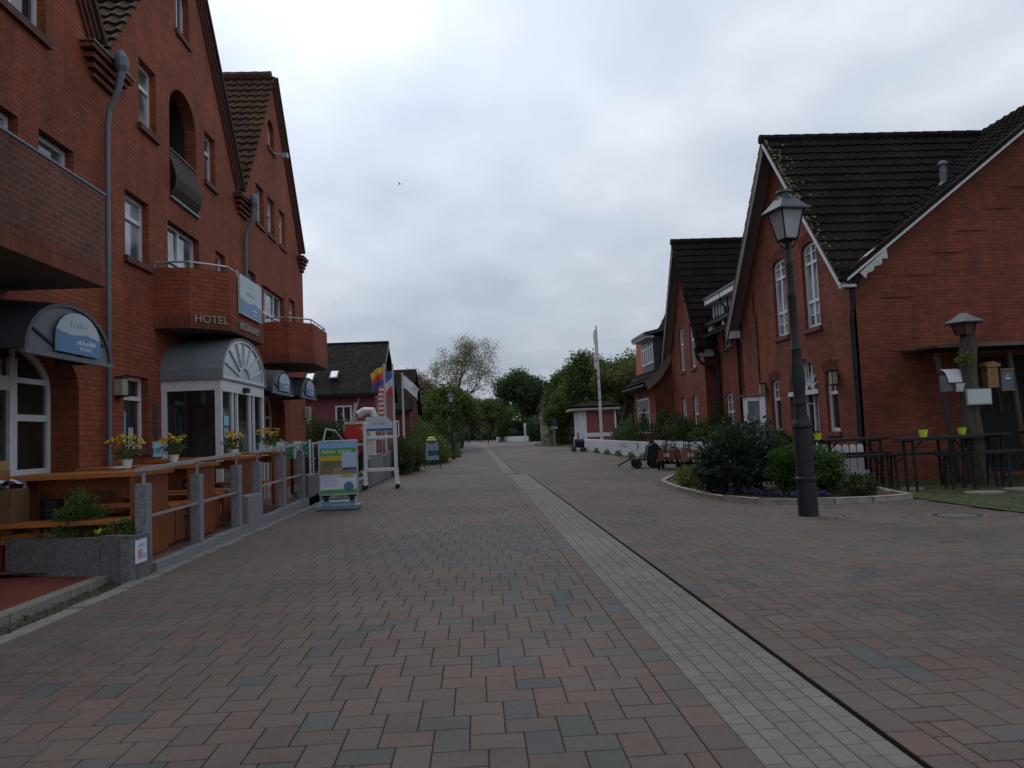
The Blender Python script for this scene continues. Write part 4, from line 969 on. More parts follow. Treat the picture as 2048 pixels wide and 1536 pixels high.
    r = MB(); ridge(r, (XG-.44, A2, Z2+.14), (XG+7, A2, Z2+.14), .13, .42); r.build('ridge_tiles', TILED, H)
    bb = MB(TG); bb.prism([(F2+.35, 4.3, .4), (F2+.35, 4.0, .4), (A2, Z2-.32, .4), (A2, Z2, .4)], (0, 0, -.04)); bb.build('barge_board', BARGE, H)
    bb = MB(TG); bb.prism([(F2+.35, 4.3, .36), (F2+.35, 4.26, .36), (A2, Z2-.06, .36), (A2, Z2-.02, .36)], (0, 0, -.36)); bb.build('soffit', BARGE, H)
    bb = MB(TG); bb.prism([(N_, 4.42, .4), (N_, 4.3, .4), (A2, Z2-.12, .4), (A2, Z2, .4)], (0, 0, -.3)); bb.build('barge_board', TILED, H)
    kb = MB(TG); kb.box(N2-.32, N2+.0, 4.15, 4.4, -.3, .3); kb.build('eave_box', DWHITE, H)
    p = MB(TG); u = N2-.2; p.tube([(u, 4.5, .32), (u, 4.1, .32), (u-.02, 3.9, .2), (u-.05, 3.7, -.2), (u-.1, 3.5, -.38), (u-.1, .1, -.38)], .055, 8); p.lathe([(.1, -.3), (.15, .1)], (u, 4.4, .3), 8, axis='Y'); p.build('downpipe', BLACK, H)
    # ---- far wing with the swept eave
    XW = 8.25; Y2, Y3 = 34.0, 38.4
    prof = [(7.75, 3.42), (8.05, 3.62), (8.4, 3.95), (8.75, 4.45), (9.1, 5.15), (9.6, 6.15), (10.4, 7.6), (11.2, 8.6)]
    m = MB(); m.add([(XW, Y2, 0), (XW, Y3, 0), (XW, Y3, 3.7), (XW, Y2, 3.7)], [(0, 1, 2, 3)])
    pr = [(XW, 0), (XW, 3.72)]+[p_ for p_ in prof if p_[0] > XW]+[(11.2, 0)]
    for yy in (Y2, Y3): m.prism([(a, yy, b) for a, b in pr], (0, .02, 0))
    m.build('wall', BR2, H)
    window(H, lambda u, v, w: (XW-w, u, v), rect(35.2, 37.6, 1.2, 2.9), -.0, mull=(.2, .4, .6, .8), trans=(.6,), k=.08)
    rf = MB(); n = len(prof); Ya, Yb = Y2-.35, Y3+.35
    for dz_ in (0, .13): rf.add([(a-dz_*.4, Ya, b+dz_) for a, b in prof]+[(a-dz_*.4, Yb, b+dz_) for a, b in prof], [(i, i+1, i+1+n, i+n) for i in range(n-1)])
    for k in range(n-1):
        (a, b), (c, d) = prof[k], prof[k+1]; L_ = math.hypot(c-a, d-b); q = max(1, int(L_/.34))
        for i in range(q): x = a+(c-a)*i/q-.052; z = b+(d-b)*i/q+.13; rf.bar((x, Ya, z+.02), (x, Yb, z+.02), .03, .045)
    rf.build('roof', TILED, H)
    vb = MB()
    for k in range(n-1):
        (a, b), (c, d) = prof[k], prof[k+1]; vb.add([(a-.05, Ya-.02, b+.13), (a+.10, Ya-.02, b-.22), (c+.10, Ya-.02, d-.22), (c-.05, Ya-.02, d+.13)], [(0, 1, 2, 3)]); vb.add([(a+.10, Ya-.02, b-.22), (c+.10, Ya-.02, d-.22), (c+.1, Y2, d-.2), (a+.1, Y2, b-.2)], [(0, 1, 2, 3)])
    vb.build('verge_board', BARGE, H)
    g = MB(); g.tube([(7.7, Ya, 3.4), (7.7, Yb, 3.38)], .07, 8); g.tube([(7.7, Yb-.2, 3.4), (7.7, Yb-.2, 3.1), (7.9, Yb-.15, 2.85), (8.15, Yb-.1, 2.7), (8.15, Yb-.1, .1)], .05, 8); g.build('downpipe', BLACK, H)
    dm = MB(); dm.box(8.42, 11.2, 34.6, 36.9, 4.0, 5.75); dmo = dm.build('dormer', ZINCD, H); og = MB(); og.prism([(8.44, 36.92, 3.9), (8.44, 38.7, 3.9), (8.44, 38.3, 6.2), (8.44, 36.92, 5.9)], (2.5, 0, 0)); ogo = og.build('tile_hung_cheek', ORT, dmo); dmo['label'] = 'wide dormer with a row of white windows and orange tile cheek'
    f = MB(lambda u, v, w: (8.42-w, u, v))
    for k in range(6): f.box(34.62+k*.44, 34.72+k*.44, 4.55, 5.7, 0, .05)
    for z in (4.5, 5.62, 5.25): f.box(34.6, 36.9, z, z+.08, .0, .045)
    f.build('dormer_frame', WHITE, dmo); p = MB(); p.box(8.405, 8.415, 34.65, 36.85, 4.55, 5.68); p.build('pane', GLASSC, dmo)
    rr_ = MB(); rr_.prism([(7.95, 34.3, 5.75), (11.2, 34.3, 6.45), (11.2, 34.3, 6.62), (7.95, 34.3, 5.92)], (0, 2.9, 0)); rr_.build('dormer_roof', ZINCD, dmo)
    ff = MB(); ff.box(7.98, 8.42, 34.28, 37.1, 5.66, 5.745); ff.build('fascia', DWHITE, dmo)
    return H
HOUSE = house()
# ------------------------------------------------------------------ buildings farther off
def pink():
    H = thing('pink_house', 'pink rendered house with a steep mossy grey roof and two roof windows behind the hedge', 'house', (-8, 42, 0))
    y0, y1, yr, xe = 39.7, 48.3, 44, -5.25; ez, az = 3.9, 6.95
    w = MB(); w.box(-17, xe, y0, y1, 0, ez); w.prism([(xe, y0, ez), (xe, y1, ez), (xe, yr, az-.1)], (-.2, 0, 0)); w.build('wall', PINK, H)
    for ya, yb in ((y0-.35, yr), (y1+.35, yr)):
        r = MB(); r.prism([(xe+.3, ya, ez-.15), (xe+.3, yb, az), (xe+.3, yb, az+.16), (xe+.3, ya, ez+.02)], (-12, 0, 0)); ro = r.build('roof', THATCH, H)
    r = MB(); r.tube([(xe+.32, yr, az+.14), (-17, yr, az+.14)], .1, 6); r.build('ridge_tiles', TILED, H)
    b = MB(); b.prism([(xe+.32, y0-.38, ez-.2), (xe+.32, yr, az-.05), (xe+.32, yr, az+.14), (xe+.32, y0-.38, ez)], (.03, 0, 0)); b.build('barge_board', BARGE, H)
    for x, z in ((-7.75, 4.55), (-9.0, 4.45)):
        t = (z-ez)/(az-ez); y = y0-.35+(yr-y0+.35)*t-.12
        s = MB(); s.prism([(x, y, z+.15), (x+.5, y, z+.15), (x+.5, y+.7, z+.15+.49), (x, y+.7, z+.64)], (0, -.06, .08)); so = s.build('roof_window', BLACK, H)
        p = MB(); p.prism([(x+.07, y+.06, z+.26), (x+.43, y+.06, z+.26), (x+.43, y+.58, z+.26+.365), (x+.07, y+.58, z+.625)], (0, -.045, .06)); p.build('pane', plain('bright skylight', (.6, .66, .7), .1), so)
    for x in (-9.0, -6.9): window(H, lambda u, v, w_: (u, y0-w_, v), rect(x-.42, x+.42, 2.0, 3.3), -.01, mull=(.5,), k=.08)
    for y in (40.8, 42.9): window(H, lambda u, v, w_: (xe+w_, u, v), rect(y-.45, y+.45, 2.1, 3.4), -.01, mull=(.5,), k=.08, mat=DWHITE)
    wh = MB(); wh.box(-9.6, -8.6, 39.2, 39.65, 2.3, 2.65); wh.build('white_awning', WHITE, H)
pink()
def farhouse(label, x0, x1, y0, y1, ez, az, wallm, roofm, name='house'):
    """ridge along x"""
    H = thing(name, label, 'house', ((x0+x1)/2, (y0+y1)/2, 0)); yr = (y0+y1)/2
    w = MB(); w.box(x0, x1, y0, y1, 0, ez); w.prism([(x1, y0, ez), (x1, y1, ez), (x1, yr, az-.05)], (-.2, 0, 0)); w.prism([(x0, y0, ez), (x0, y1, ez), (x0, yr, az-.05)], (.2, 0, 0)); w.build('wall', wallm, H)
    for ya in (y0-.4, y1+.4):
        r = MB(); r.prism([(x1+.3, ya, ez-.2), (x1+.3, yr, az), (x1+.3, yr, az+.15), (x1+.3, ya, ez-.02)], (x0-x1-.6, 0, 0)); r.build('roof', roofm, H)
    return H
h2 = farhouse('dark roofed brick house half hidden behind the flags', -12, -5.0, 57, 66, 3.6, 6.9, brickmat('far brick', (.12, .03, .022), (.09, .028, .022), (.07, .035, .03)), TILED, 'brick_cottage')
window(h2, lambda u, v, w: (u, 57-w, v), rect(-6.6, -5.8, 1.6, 2.8), -.01, mull=(.5,), k=.08)
def greyhouse():
    H = thing('grey_house', 'tall grey rendered house with a brown roof rising behind the willow trees', 'house', (12, 96, 0))
    x0, x1, y0, y1, ez, az = 8.6, 19, 90, 101, 4.6, 9.0
    xr = 11.2
    w = MB(); w.prism([(x0, y0, 0), (x1, y0, 0), (x1, y0, az-.2), (xr, y0, az-.1), (x0, y0, ez)], (0, 11, 0)); w.build('wall', GREYR, H)
    r = MB(); r.prism([(x0-.4, y0-.3, ez-.3), (xr, y0-.3, az), (xr, y0-.3, az+.25), (x0-.4, y0-.3, ez-.02)], (0, 11.6, 0)); r.build('roof', TILED, H)
    r = MB(); r.prism([(xr-.4, y0-.5, az+.26), (x1, y0-.5, az+.35), (x1, y0-.5, az-.9), (11.9, y0-.5, az-1.1)], (0, -.1, 0)); r.build('roof', plain('brown far roof', (.13, .075, .06), .9), H)
    c = MB(); c.box(8.9, 9.5, 93, 94, 6, 7.6); c.build('chimney', TILED, H)
    v = MB(); v.box(8.55, 8.6, 90.5, 90.7, 0, 4.6); v.build('downpipe', DWHITE, H)
greyhouse()
def kiosk():
    H = thing('kiosk', 'small white timber kiosk with dark red wall panels behind the picket fence', 'kiosk', (9.4, 58, 0))
    f = MB(); X0, X1, Y0, Y1 = 8.0, 10.9, 58, 61
    for x in (X0, X0+.42, X1-.14): f.box(x, x+.14, Y0-.02, Y0+.12, 0, 3.0)
    fs = MB(); fs.box(X0-.6, X1+.3, Y0-.5, Y1+.3, 3.02, 3.17); fs.build('fascia', plain('grey white fascia', (.27, .25, .24), .7), H); f.box(X0+.56, X1-.14, Y0, Y0+.1, .95, 1.25); f.box(X0+.14, X0+.42, Y0+.04, Y0+.08, 0, 3.0); f.box(X0, X0+.1, Y0+.12, Y1, 0, 3.0)
    f.build('frame', WHITE, H)
    p = MB(); p.box(X0+.56, X1-.14, Y0+.03, Y0+.09, 1.25, 2.9); p.box(X0+.56, X1-.14, Y0+.03, Y0+.09, 0, .95); p.build('wall_panel', plain('dark red panel', (.19, .05, .045), .7), H)
    b = MB(); b.box(X0-.01, X0-.004, Y0+.3, Y0+1.6, .3, 1.3); b.build('notice', plain('red notice', (.35, .06, .06), .6), H)
    r = MB(); r.prism([(X0-.6, Y0-.5, 3.33), (X1+.3, Y0-.5, 3.33), (X1-.4, Y0+.8, 3.7), (X0+.4, Y0+.8, 3.7)], (0, .02, 0)); r.add([(X0-.6, Y0-.5, 3.33), (X1+.3, Y0-.5, 3.33), (X1+.3, Y1+.3, 3.33), (X0-.6, Y1+.3, 3.33), ((X0+X1)/2-.2, 59.4, 3.8)], [(0, 1, 4), (1, 2, 4), (2, 3, 4), (3, 0, 4)]); r.build('roof', TILED, H)
kiosk()
# ------------------------------------------------------------------ hotel terrace
def terrace_wall():
    t = thing('terrace_railing', 'grey granite terrace wall with square stone posts and steel handrails', 'railing', (-4.0, 13.5, 0))
    b = MB(); y = 9.35; rk = random.Random(3)
    while y < 18.9:
        L_ = min(rk.uniform(.9, 1.4), 18.95-y); b.box(-4.02, -3.9, y+.004, y+L_-.004, -.05, .12+(y-9)*.012); y += L_
    b.build('base_stone', GRAN, t, bevel=.008)
    posts = [(9.24, 1.08), (10.96, 1.10), (12.72, 1.16), (13.92, 1.17), (15.62, 1.24), (17.3, 1.30)]
    for y, z in posts:
        p = MB(); p.box(-4.08, -3.935, y-.075, y+.075, -.05, z); p.build('post', GRAN, t, bevel=.012)
    lo = MB(); lo.box(-4.1, -3.89, 13.0, 13.8, -.05, .62); lo.build('low_block', GRAN, t, bevel=.012)
    lo = MB(); lo.box(-4.12, -3.9, 17.6, 18.75, -.05, .72); lo.build('low_block', GRAN2, t, bevel=.012)
    for (a, za, b_, zb) in ((9.1, 1.25, 12.86, 1.35), (13.6, 1.345, 17.75, 1.47)):
        r = MB(); r.bar((-4.0, a, za), (-4.0, b_, zb), .09, .04, (0, 0, 1))
        r.build('handrail', STEEL, t)
        s = MB()
        for y, z in posts:
            if a-.2 < y < b_+.2: zz = za+(zb-za)*(y-a)/(b_-a); s.bar((-4.0, y, z-.02), (-4.0, y, zz), .035, .012, (0, 1, 0))
        s.build('baluster', STEEL, t)
    for i in (0, 1, 3, 4):
        y0, y1 = posts[i][0]+.077, posts[i+1][0]-.077; r = MB(); r.bar((-3.98, y0, .66+.01*y0-.07), (-3.98, y1, .66+.01*y1-.07), .03, .03); r.build('lower_rail', STEEL, t)
    for x, y0, z0, y1, z1 in ((-4.0, 15.55, 1.56, 18.85, 1.07),):
        r = MB(); r.tube([(x, y0, z0), (x, y1, z1)], .02, 6); r.build('sloping_rail', STEEL, t)
    return t
terrace_wall()
def planter():
    t = thing('granite_planter', 'low dark granite planter at the near corner of the terrace', 'planter', (-4.7, 8.7, 0))
    out = [(-5.55, 9.22), (-4.9, 8.98), (-4.33, 8.85), (-3.93, 8.72), (-3.9, 9.18)]
    m = MB()
    for i in range(len(out)-1):
        a, b = Vector(out[i]), Vector(out[i+1]); e = (b-a).normalized(); nrm = Vector((-e.y, e.x))
        a2, b2 = a+e*.004, b-e*.004
        m.prism([(a2.x, a2.y, 0), (b2.x, b2.y, 0), (b2.x+nrm.x*.12, b2.y+nrm.y*.12, 0), (a2.x+nrm.x*.12, a2.y+nrm.y*.12, 0)], (0, 0, .50+(.02 if i == 2 else 0)))
    m.prism([(-5.62, 9.25, 0), (-5.5, 9.2, 0), (-5.5, 10.0, 0), (-5.62, 10.0, 0)], (0, 0, .5))
    m.build('stone', GRAN2, t, bevel=.01)
    s = MB(); s.add([(-5.5, 9.25, .42), (-4.3, 8.95, .42), (-3.95, 8.85, .42), (-3.98, 9.3, .42), (-4.2, 9.75, .42), (-5.5, 9.9, .42)], [(0, 1, 2, 3, 4, 5)]); s.build('soil', SOIL, t)
    g = MB(); g.box(-3.905, -3.89, 8.78, 9.05, .20, .46, (.62, .66, .74)); g.box(-3.89, -3.886, 8.82, 8.93, .25, .35, (.45, .25, .3)); g.box(-3.89, -3.886, 8.84, 9.0, .38, .42, (.3, .4, .6)); g.box(-3.89, -3.886, 8.95, 9.02, .24, .3, (.3, .4, .55))
    gg = g.build('sticker_plate', PAINT, t)
planter()
def flowers(name, label, x, y, z, n, h, sp, pcol, seed, pot=None, group=None, nl=120, big=1.):
    t = thing(name, label, 'flowers', (x, y, z), 0, group); r = random.Random(seed); s = MB(); p = MB(); L_ = []
    for i in range(n):
        a = r.uniform(0, 6.28); d = r.uniform(.2, 1)*sp; hx, hy, hz = x+d*math.cos(a), y+d*math.sin(a), z+h*r.uniform(.6, 1.)
        s.tube([(x+.2*d*math.cos(a), y+.2*d*math.sin(a), z), (x+.6*d*math.cos(a), y+.6*d*math.sin(a), z+h*.4), (hx, hy, hz)], .004, 4)
        for j in range(int(9*big)): L_.append((hx+r.gauss(0, .022)*big, hy+r.gauss(0, .022)*big, hz+r.gauss(0, .010)))
    s.build('stem', plain('green stem', (.06, .11, .03)), t); leafmesh('blossom', PET, L_, .042*big, [pcol, [v*.85 for v in pcol]], t, seed, .7)
    leafmesh('foliage', LEAF, blobpts([(x, y, z+h*.3, sp*.8, sp*.8, h*.35)], nl, seed, .2), .06, GREEN, t, seed)
    if pot:
        q = MB(); q.lathe([(.055, -.13), (.08, 0), (.085, .0), (.07, -.01)], (x, y, z), 12); q.build('pot', pot, t)
    return t
POTW = plain('white enamel pot', (.6, .6, .6), .4)
for i, (x, y, z, lab) in enumerate(((-4.95, 10.9, 1.36, 'pot of yellow flowers by the hotel window, nearest of the terrace tables'), (-4.85, 12.3, 1.38, 'pot of yellow flowers in front of the glass side of the entrance porch'),
        (-4.45, 14.0, 1.42, 'pot of yellow flowers in front of the entrance porch doors'), (-4.3, 15.8, 1.46, 'pot of yellow flowers at the far end of the terrace tables'))):
    flowers('flower_pot', lab, x, y, z, 16, .34, .24, (.60, .42, .02), 20+i, POTW, 'yellow flower pots on the terrace tables', 110, 1.15)
bush('planter_shrub', 'low feathery green plants filling the granite planter', 'plant', [(-4.75, 9.25, .60, .34, .28, .34), (-4.75, 9.25, .85, .18, .18, .2), (-4.28, 9.2, .52, .25, .25, .20)], 5200, .035, [(.06, .13, .02), (.08, .17, .03)], 4)
flowers('orange_flowers', 'two small orange blossoms at the left end of the planter', -5.2, 9.3, .42, 5, .16, .12, (.55, .10, .03), 8, None, None, 40)
flowers('yellow_planter_flower', 'single yellow bloom at the front edge of the planter', -4.42, 9.08, .44, 5, .14, .10, (.7, .55, .03), 9, None, None, 30)
def hightable():
    t = thing('wooden_table', 'x', 'table', (0, 0, 0), 0, 'slab wooden tables on the hotel terrace')
    for k in range(5): m = MB(); m.box(-.95, .8, -.52+k*.208, -.52+k*.208+.203, 1.03, 1.09); m.build('top_board', WOOD, t, bevel=.004)
    for x in (-.78, .66):
        m = MB(); m.box(x+.012, x+.045, -.49, .49, .002, 1.027)
        for k in range(7): m.box(x, x+.06, -.5+k*.143, -.5+k*.143+.139, 0, 1.029)
        m.build('side_panel', WOODV, t)
    m = MB(); m.box(-.72, .66, -.02, .02, .86, 1.0); m.build('stretcher', WOOD, t)
    return t
def bench():
    t = thing('wooden_bench', 'x', 'bench', (0, 0, 0), 0, 'slab wooden benches on the hotel terrace')
    m = MB(); m.box(-.8, .75, -.18, .18, .50, .55); m.build('seat', WOOD, t, bevel=.004)
    for x in (-.74, .62): m = MB(); m.box(x, x+.05, -.16, .16, 0, .499); m.build('side_panel', WOODV, t, bevel=.004)
    m = MB(); m.box(-.69, .62, -.015, .015, .3, .42); m.build('stretcher', WOOD, t)
    return t
T0 = hightable(); B0 = bench()
tl = ['wooden slab table nearest the planter', 'second wooden slab table from the planter', 'third wooden slab table, behind the paired stone posts', 'farthest wooden slab table, under the far flower pot']
for i, (y, z) in enumerate(((10.02, .13), (11.85, .15), (14.25, .2), (16.4, .23))):
    o = T0 if i == 0 else copy_thing(T0, (0, 0, 0)); o.location = (-4.95, y, z); o['label'] = tl[i]
bl = ['wooden bench in front of the nearest table, behind the planter', 'wooden bench just behind the nearest table', 'wooden bench before the second table', 'wooden bench just behind the second table', 'wooden bench just before the third table', 'wooden bench before the farthest table']
for i, (y, z) in enumerate(((9.27, .13), (10.78, .16), (11.14, .17), (12.65, .18), (13.2, .2), (15.3, .22))):
    o = B0 if i == 0 else copy_thing(B0, (0, 0, 0)); o.location = (-4.98, y, z); o['label'] = bl[i]
t = thing('standing_ashtray', 'black ribbed cylindrical ashtray beside the near table', 'ashtray', (-5.35, 9.75, .12))
m = MB(); m.lathe([(.07, 0), (.07, .35), (.12, .38)]+[(.12+(.008 if k % 2 else 0), .38+k*.03) for k in range(12)]+[(.13, .76)], (-5.35, 9.75, .12), 16); m.build('body', BLACK, t); m = MB(); m.lathe([(.13, .0), (.13, .03), (.03, .04)], (-5.35, 9.75, .88), 16); m.build('lid', BLACK, t)
t = thing('wicker_trolley', 'tall pale woven box on white legs at the left edge', 'trolley', (-5.75, 9.4, .12))
m = MB(); m.box(-6.0, -5.5, 9.2, 9.55, .55, 1.08); m.build('basket', woodmat('wicker', (.07, .035, .016), (.14, .08, .035), 3, .8), t, bevel=.01)
m = MB()
for x in (-6.0, -5.56): m.box(x-.03, x, 9.56, 9.59, .12, 1.2)
m.build('leg', WHITE, t)
m = MB(); rk = random.Random(6)
V = [(-6.05+.075*i, 9.15+.1*j, 1.10+rk.uniform(0, .12)) for j in range(5) for i in range(8)]
m.add(V, [(j*8+i, j*8+i+1, j*8+i+9, j*8+i+8) for j in range(4) for i in range(7)]); 
for k in range(4): m.c[k*7:(k+1)*7] = [(.5, .53, .6) if (i+k) % 3 else (.08, .11, .25) for i in range(7)]
tag(m.build('folded_towels', PAINT, smooth=False), 'crumpled blue and white cloth on the woven box', 'cloth')
m = MB(); m.box(-6.15, -5.92, 9.6, 9.8, 1.30, 1.42, (.26, .17, .07)); m.box(-6.17, -5.90, 9.58, 9.82, 1.2, 1.30, (.16, .09, .04)); tag(m.build('cardboard_box', PAINT), 'small tan box at the left edge by the hotel door', 'box')
m = MB(); m.prism([(-4.98, 9.4, .68), (-4.78, 9.4, .68), (-4.82, 9.5, .86)], (0, .06, 0), (.5, .36, .2)); tag(m.build('menu_card', PAINT), 'pale folded menu card standing on the front bench', 'menu card')
m = MB(); m.lathe([(.09, 0), (.11, .02), (.10, .035)], (-4.75, 10.15, 1.24), 14); tag(m.build('metal_dish', STEEL), 'small shiny metal dish on the nearest wooden table', 'dish')
# striped windbreak and things at the far end of the terrace
t = thing('striped_windbreak', 'green and white striped windbreak at the far end of the terrace', 'windbreak', (-4.6, 17.9, .2))
m = MB()
for k in range(9): m.box(-5.7+k*.2, -5.5+k*.2, 17.9, 17.93, 1.12, 1.52, (.55, .6, .58) if k % 2 else (.03, .20, .13))
m.build('fabric', PAINT, t); m = MB()
for x in (-5.7, -4.9, -3.92): m.box(x-.02, x+.02, 17.88, 17.9, .2, 1.55)
m.build('pole', WHITE, t)
# handrails of the ramp beyond
t = thing('ramp_railing', 'bent steel ramp handrail between the terrace and the poster stand', 'railing', (-3.9, 19.8, 0))
m = MB(); m.tube([(-4.35, 19.4, 1.42), (-4.0, 19.7, 1.47), (-3.75, 20.6, 1.44), (-3.55, 22.6, 1.12)], .024, 6); m.build('handrail', STEEL, t)
m = MB(); m.tube([(-4.2, 19.5, 0), (-4.2, 19.5, 1.44)], .03, 6); m.build('post', STEEL, t); m = MB(); m.tube([(-3.62, 21.9, 0), (-3.62, 21.9, 1.2)], .02, 6); m.build('post', STEEL, t)
t = thing('ramp_railing', 'hooked steel railing end in front of the dark hedge', 'railing', (-4.6, 24, 0))
m = MB(); m.tube([(-4.75, 23.5, 1.45), (-4.7, 23.7, 1.86), (-4.5, 24.2, 1.8), (-4.25, 24.9, 1.3), (-4.15, 25.2, .3)], .035, 6); m.build('handrail', STEEL, t)
# granite slab wall along the street beyond the terrace
t = thing('slab_wall', 'row of upright grey granite slabs along the street behind the white frame', 'wall', (-3.5, 26, 0))
rk = random.Random(12); y = 19.3
while y < 30.5:
    L_ = rk.uniform(.45, .8); m = MB(); h = .34 if y < 23.5 else rk.uniform(.85, 1.0); m.box(-3.55, -3.4, y, y+L_-.012, -.05, h); m.build('slab', rk.choice((GRAN, GRAN2, GRAN)), t, bevel=.01); y += L_
m = MB(); m.box(-4.1, -3.95, 18.95, 20.5, 0, .42); m.box(-4.6, -4.1, 19.0, 19.2, 0, .3); tag(m.build('stone_step', GRAN2, bevel=.01, origin=(-4, 19.5, 0)), 'dark stone step block at the end of the terrace wall', 'step')
# dark slatted thing behind
t = thing('bar_counter', 'dark folded garden furniture stack behind the end of the terrace', 'furniture', (-4.6, 20.2, .12))
m = MB()
for k in range(5): m.box(-4.95+k*.2, -4.87+k*.2, 20.2, 20.25, .12, 1.35)
m.build('slats', BLACK, t); m = MB(); m.box(-5.0, -4.0, 20.17, 20.28, 1.35, 1.40); m.build('top_rail', ZINC, t)
# ------------------------------------------------------------------ poster stand
def posterstand():
    x, y = -3.06, 16.75; t = thing('poster_stand', 'poster stand with green and blue holiday poster on a blue weighted base', 'poster stand', (x, y, 0))
    f = MB(); hw = .43; z0, z1 = .30, 1.50
    f.box(x-hw, x-hw+.035, y-.03, y+.03, z0, z1); f.box(x+hw-.035, x+hw, y-.03, y+.03, z0, z1); f.box(x-hw+.035, x+hw-.035, y-.03, y+.03, z0, z0+.035); f.box(x-hw+.035, x+hw-.035, y-.03, y+.03, z1-.035, z1)
    f.build('frame', plain('aluminium', (.42, .43, .44), .35, metal=.7), t, bevel=.004)
    p = MB(); a, b = x-hw+.036, x+hw-.036; w = y-.02; H_ = z1-z0-.07; zb = z0+.035
    def q(u0, u1, v0, v1, c, k=1): p.box(a+(b-a)*u0, a+(b-a)*u1, w-.0015*k, w+.01, zb+H_*v0, zb+H_*v1, c)
    q(0, 1, 0, 1, (.55, .6, .66)); q(0, 1, .88, 1, (.22, .40, .62), 2); q(0, 1, .72, .88, (.05, .26, .06), 3); q(0, .6, .64, .73, (.50, .33, .02), 4); q(.6, 1, .5, .79, (.36, .48, .62), 4)
    q(0, .62, .37, .64, (.16, .13, .06), 3); q(.1, .4, .52, .62, (.10, .14, .05), 4); q(.35, .75, .38, .5, (.32, .2, .14), 5); q(.55, 1, .37, .45, (.20, .17, .17), 6); q(.62, 1, .45, .5, (.05, .05, .06), 7)
    q(0, 1, 0, .08, (.05, .27, .07), 4); q(0, .95, .34, .37, (.5, .55, .6), 8); q(.6, .92, .32, .38, (.5, .32, .03), 9)
    r = random.Random(5)
    for k in range(13):
        if k == 6: continue
        u = .06+k*.064; q(u, u+.02, .775, .84, (.6, .68, .55), 5); q(u, u+.045, .8 if k % 2 else .83, .815 if k % 2 else .845, (.6, .68, .55), 6)
    for k in range(5): q(.08, .08+r.uniform(.25, .42), .29-.035*k, .30-.035*k, (.25, .3, .38), 3)
    p.build('poster', PAINT, t)
    e = MB(); e.lathe([(.001, -.012), (.105, -.012), (.105, 0), (.001, 0)], (x+.22, w, zb+.15), 20, axis='Y'); e.build('poster_badge', plain('badge blue', (.06, .14, .25), .5), t)
    c = MB()
    for s in (-.28, .28): c.box(x+s-.05, x+s+.05, y-.03, y+.03, .17, .30); c.box(x+s-.09, x+s+.09, y-.05, y+.05, .27, .30)
    c.build('spring_foot', BLACK, t)
    bs = MB(); bs.prism([(x-.44, y-.32, .02), (x+.44, y-.32, .02), (x+.44, y+.32, .02), (x-.44, y+.32, .02)], (0, 0, .07)); bs.prism([(x-.40, y-.28, .09), (x+.40, y-.28, .09), (x+.34, y+.2, .17), (x-.34, y+.2, .17)], (0, .05, .0)); 
    bs.box(x-.36, x+.36, y-.1, y+.22, .09, .17); bs.build('base', plain('blue grey plastic', (.12, .19, .25), .45), t, bevel=.015)
    rb = MB(); rb.box(x-.45, x+.45, y-.33, y+.33, 0, .02); rb.build('rubber_mat', BLACK, t)
posterstand()
def whiteframe():
    y = 22.7; xa, xb = -3.34, -2.44; t = thing('display_frame', 'tall white metal frame on castors with an arched sign on top', 'display frame', (-2.9, y, 0))
    f = MB(lambda a, b, c: (a, b+0, c))
    for x, s in ((xa, -1), (xb, 1)): 
        f.box(x-.05, x+.05, y-.05, y+.05, .62, 2.0); f.prism([(x-.05, y-.05, .62), (x+.05, y-.05, .62), (x+.05+.03*s, y-.05, .16), (x-.05+.03*s, y-.05, .16)], (0, .1, 0)); f.box(x-.06+.03*s, x+.06+.03*s, y-.32, y+.32, .12, .17)
    f.box(xa+.05, xb-.05, y-.04, y+.04, .52, .62); f.box(xa+.05, xb-.05, y-.045, y+.045, 1.5, 1.58); f.build('frame', WHITE, t, bevel=.01)
    s = MB(); A = [(xa+.06, y-.02, 1.72), (xb-.06, y-.02, 1.72)]+[((xa+xb)/2+.40*math.cos(math.pi*k/12), y-.02, 1.82+.36*math.sin(math.pi*k/12)) for k in range(13)]
    s.prism(A, (0, .04, 0), (.46, .53, .58)); s.box(xa+.06, xb-.06, y-.03, y-.022, 1.74, 1.80, (.02, .06, .20)); strokes(MB(), 0, 0, 1, 1, 0, (1, 1, 1))
    r = random.Random(2)
    for k in range(7): s.box(xa+.26+k*.06, xa+.28+k*.06, y-.026, y-.021, 1.9, 1.9+r.uniform(.04, .08), (.2, .3, .42))
    for k in range(9): s.box(xa+.22+k*.055, xa+.25+k*.055, y-.026, y-.021, 1.96+.02*math.sin(k), 2.0, (.3, .4, .5))
    s.build('arched_sign', PAINT, t)
    bl = MB(); bl.tube([(xa+.08, y, 1.5), (xb-.3, y, 1.5)], .045, 8); bl.build('rolled_banner', WHITE, t)
    for x, s_ in ((xa-.03, 1), (xb+.03, 1)):
        for yy in (y-.27, y+.27):
            w = MB(); w.lathe([(.02, -.03), (.085, -.03), (.09, 0), (.085, .03), (.02, .03)], (x, yy, .09), 14, axis='X'); w.build('castor', BLACK, t)
whiteframe()
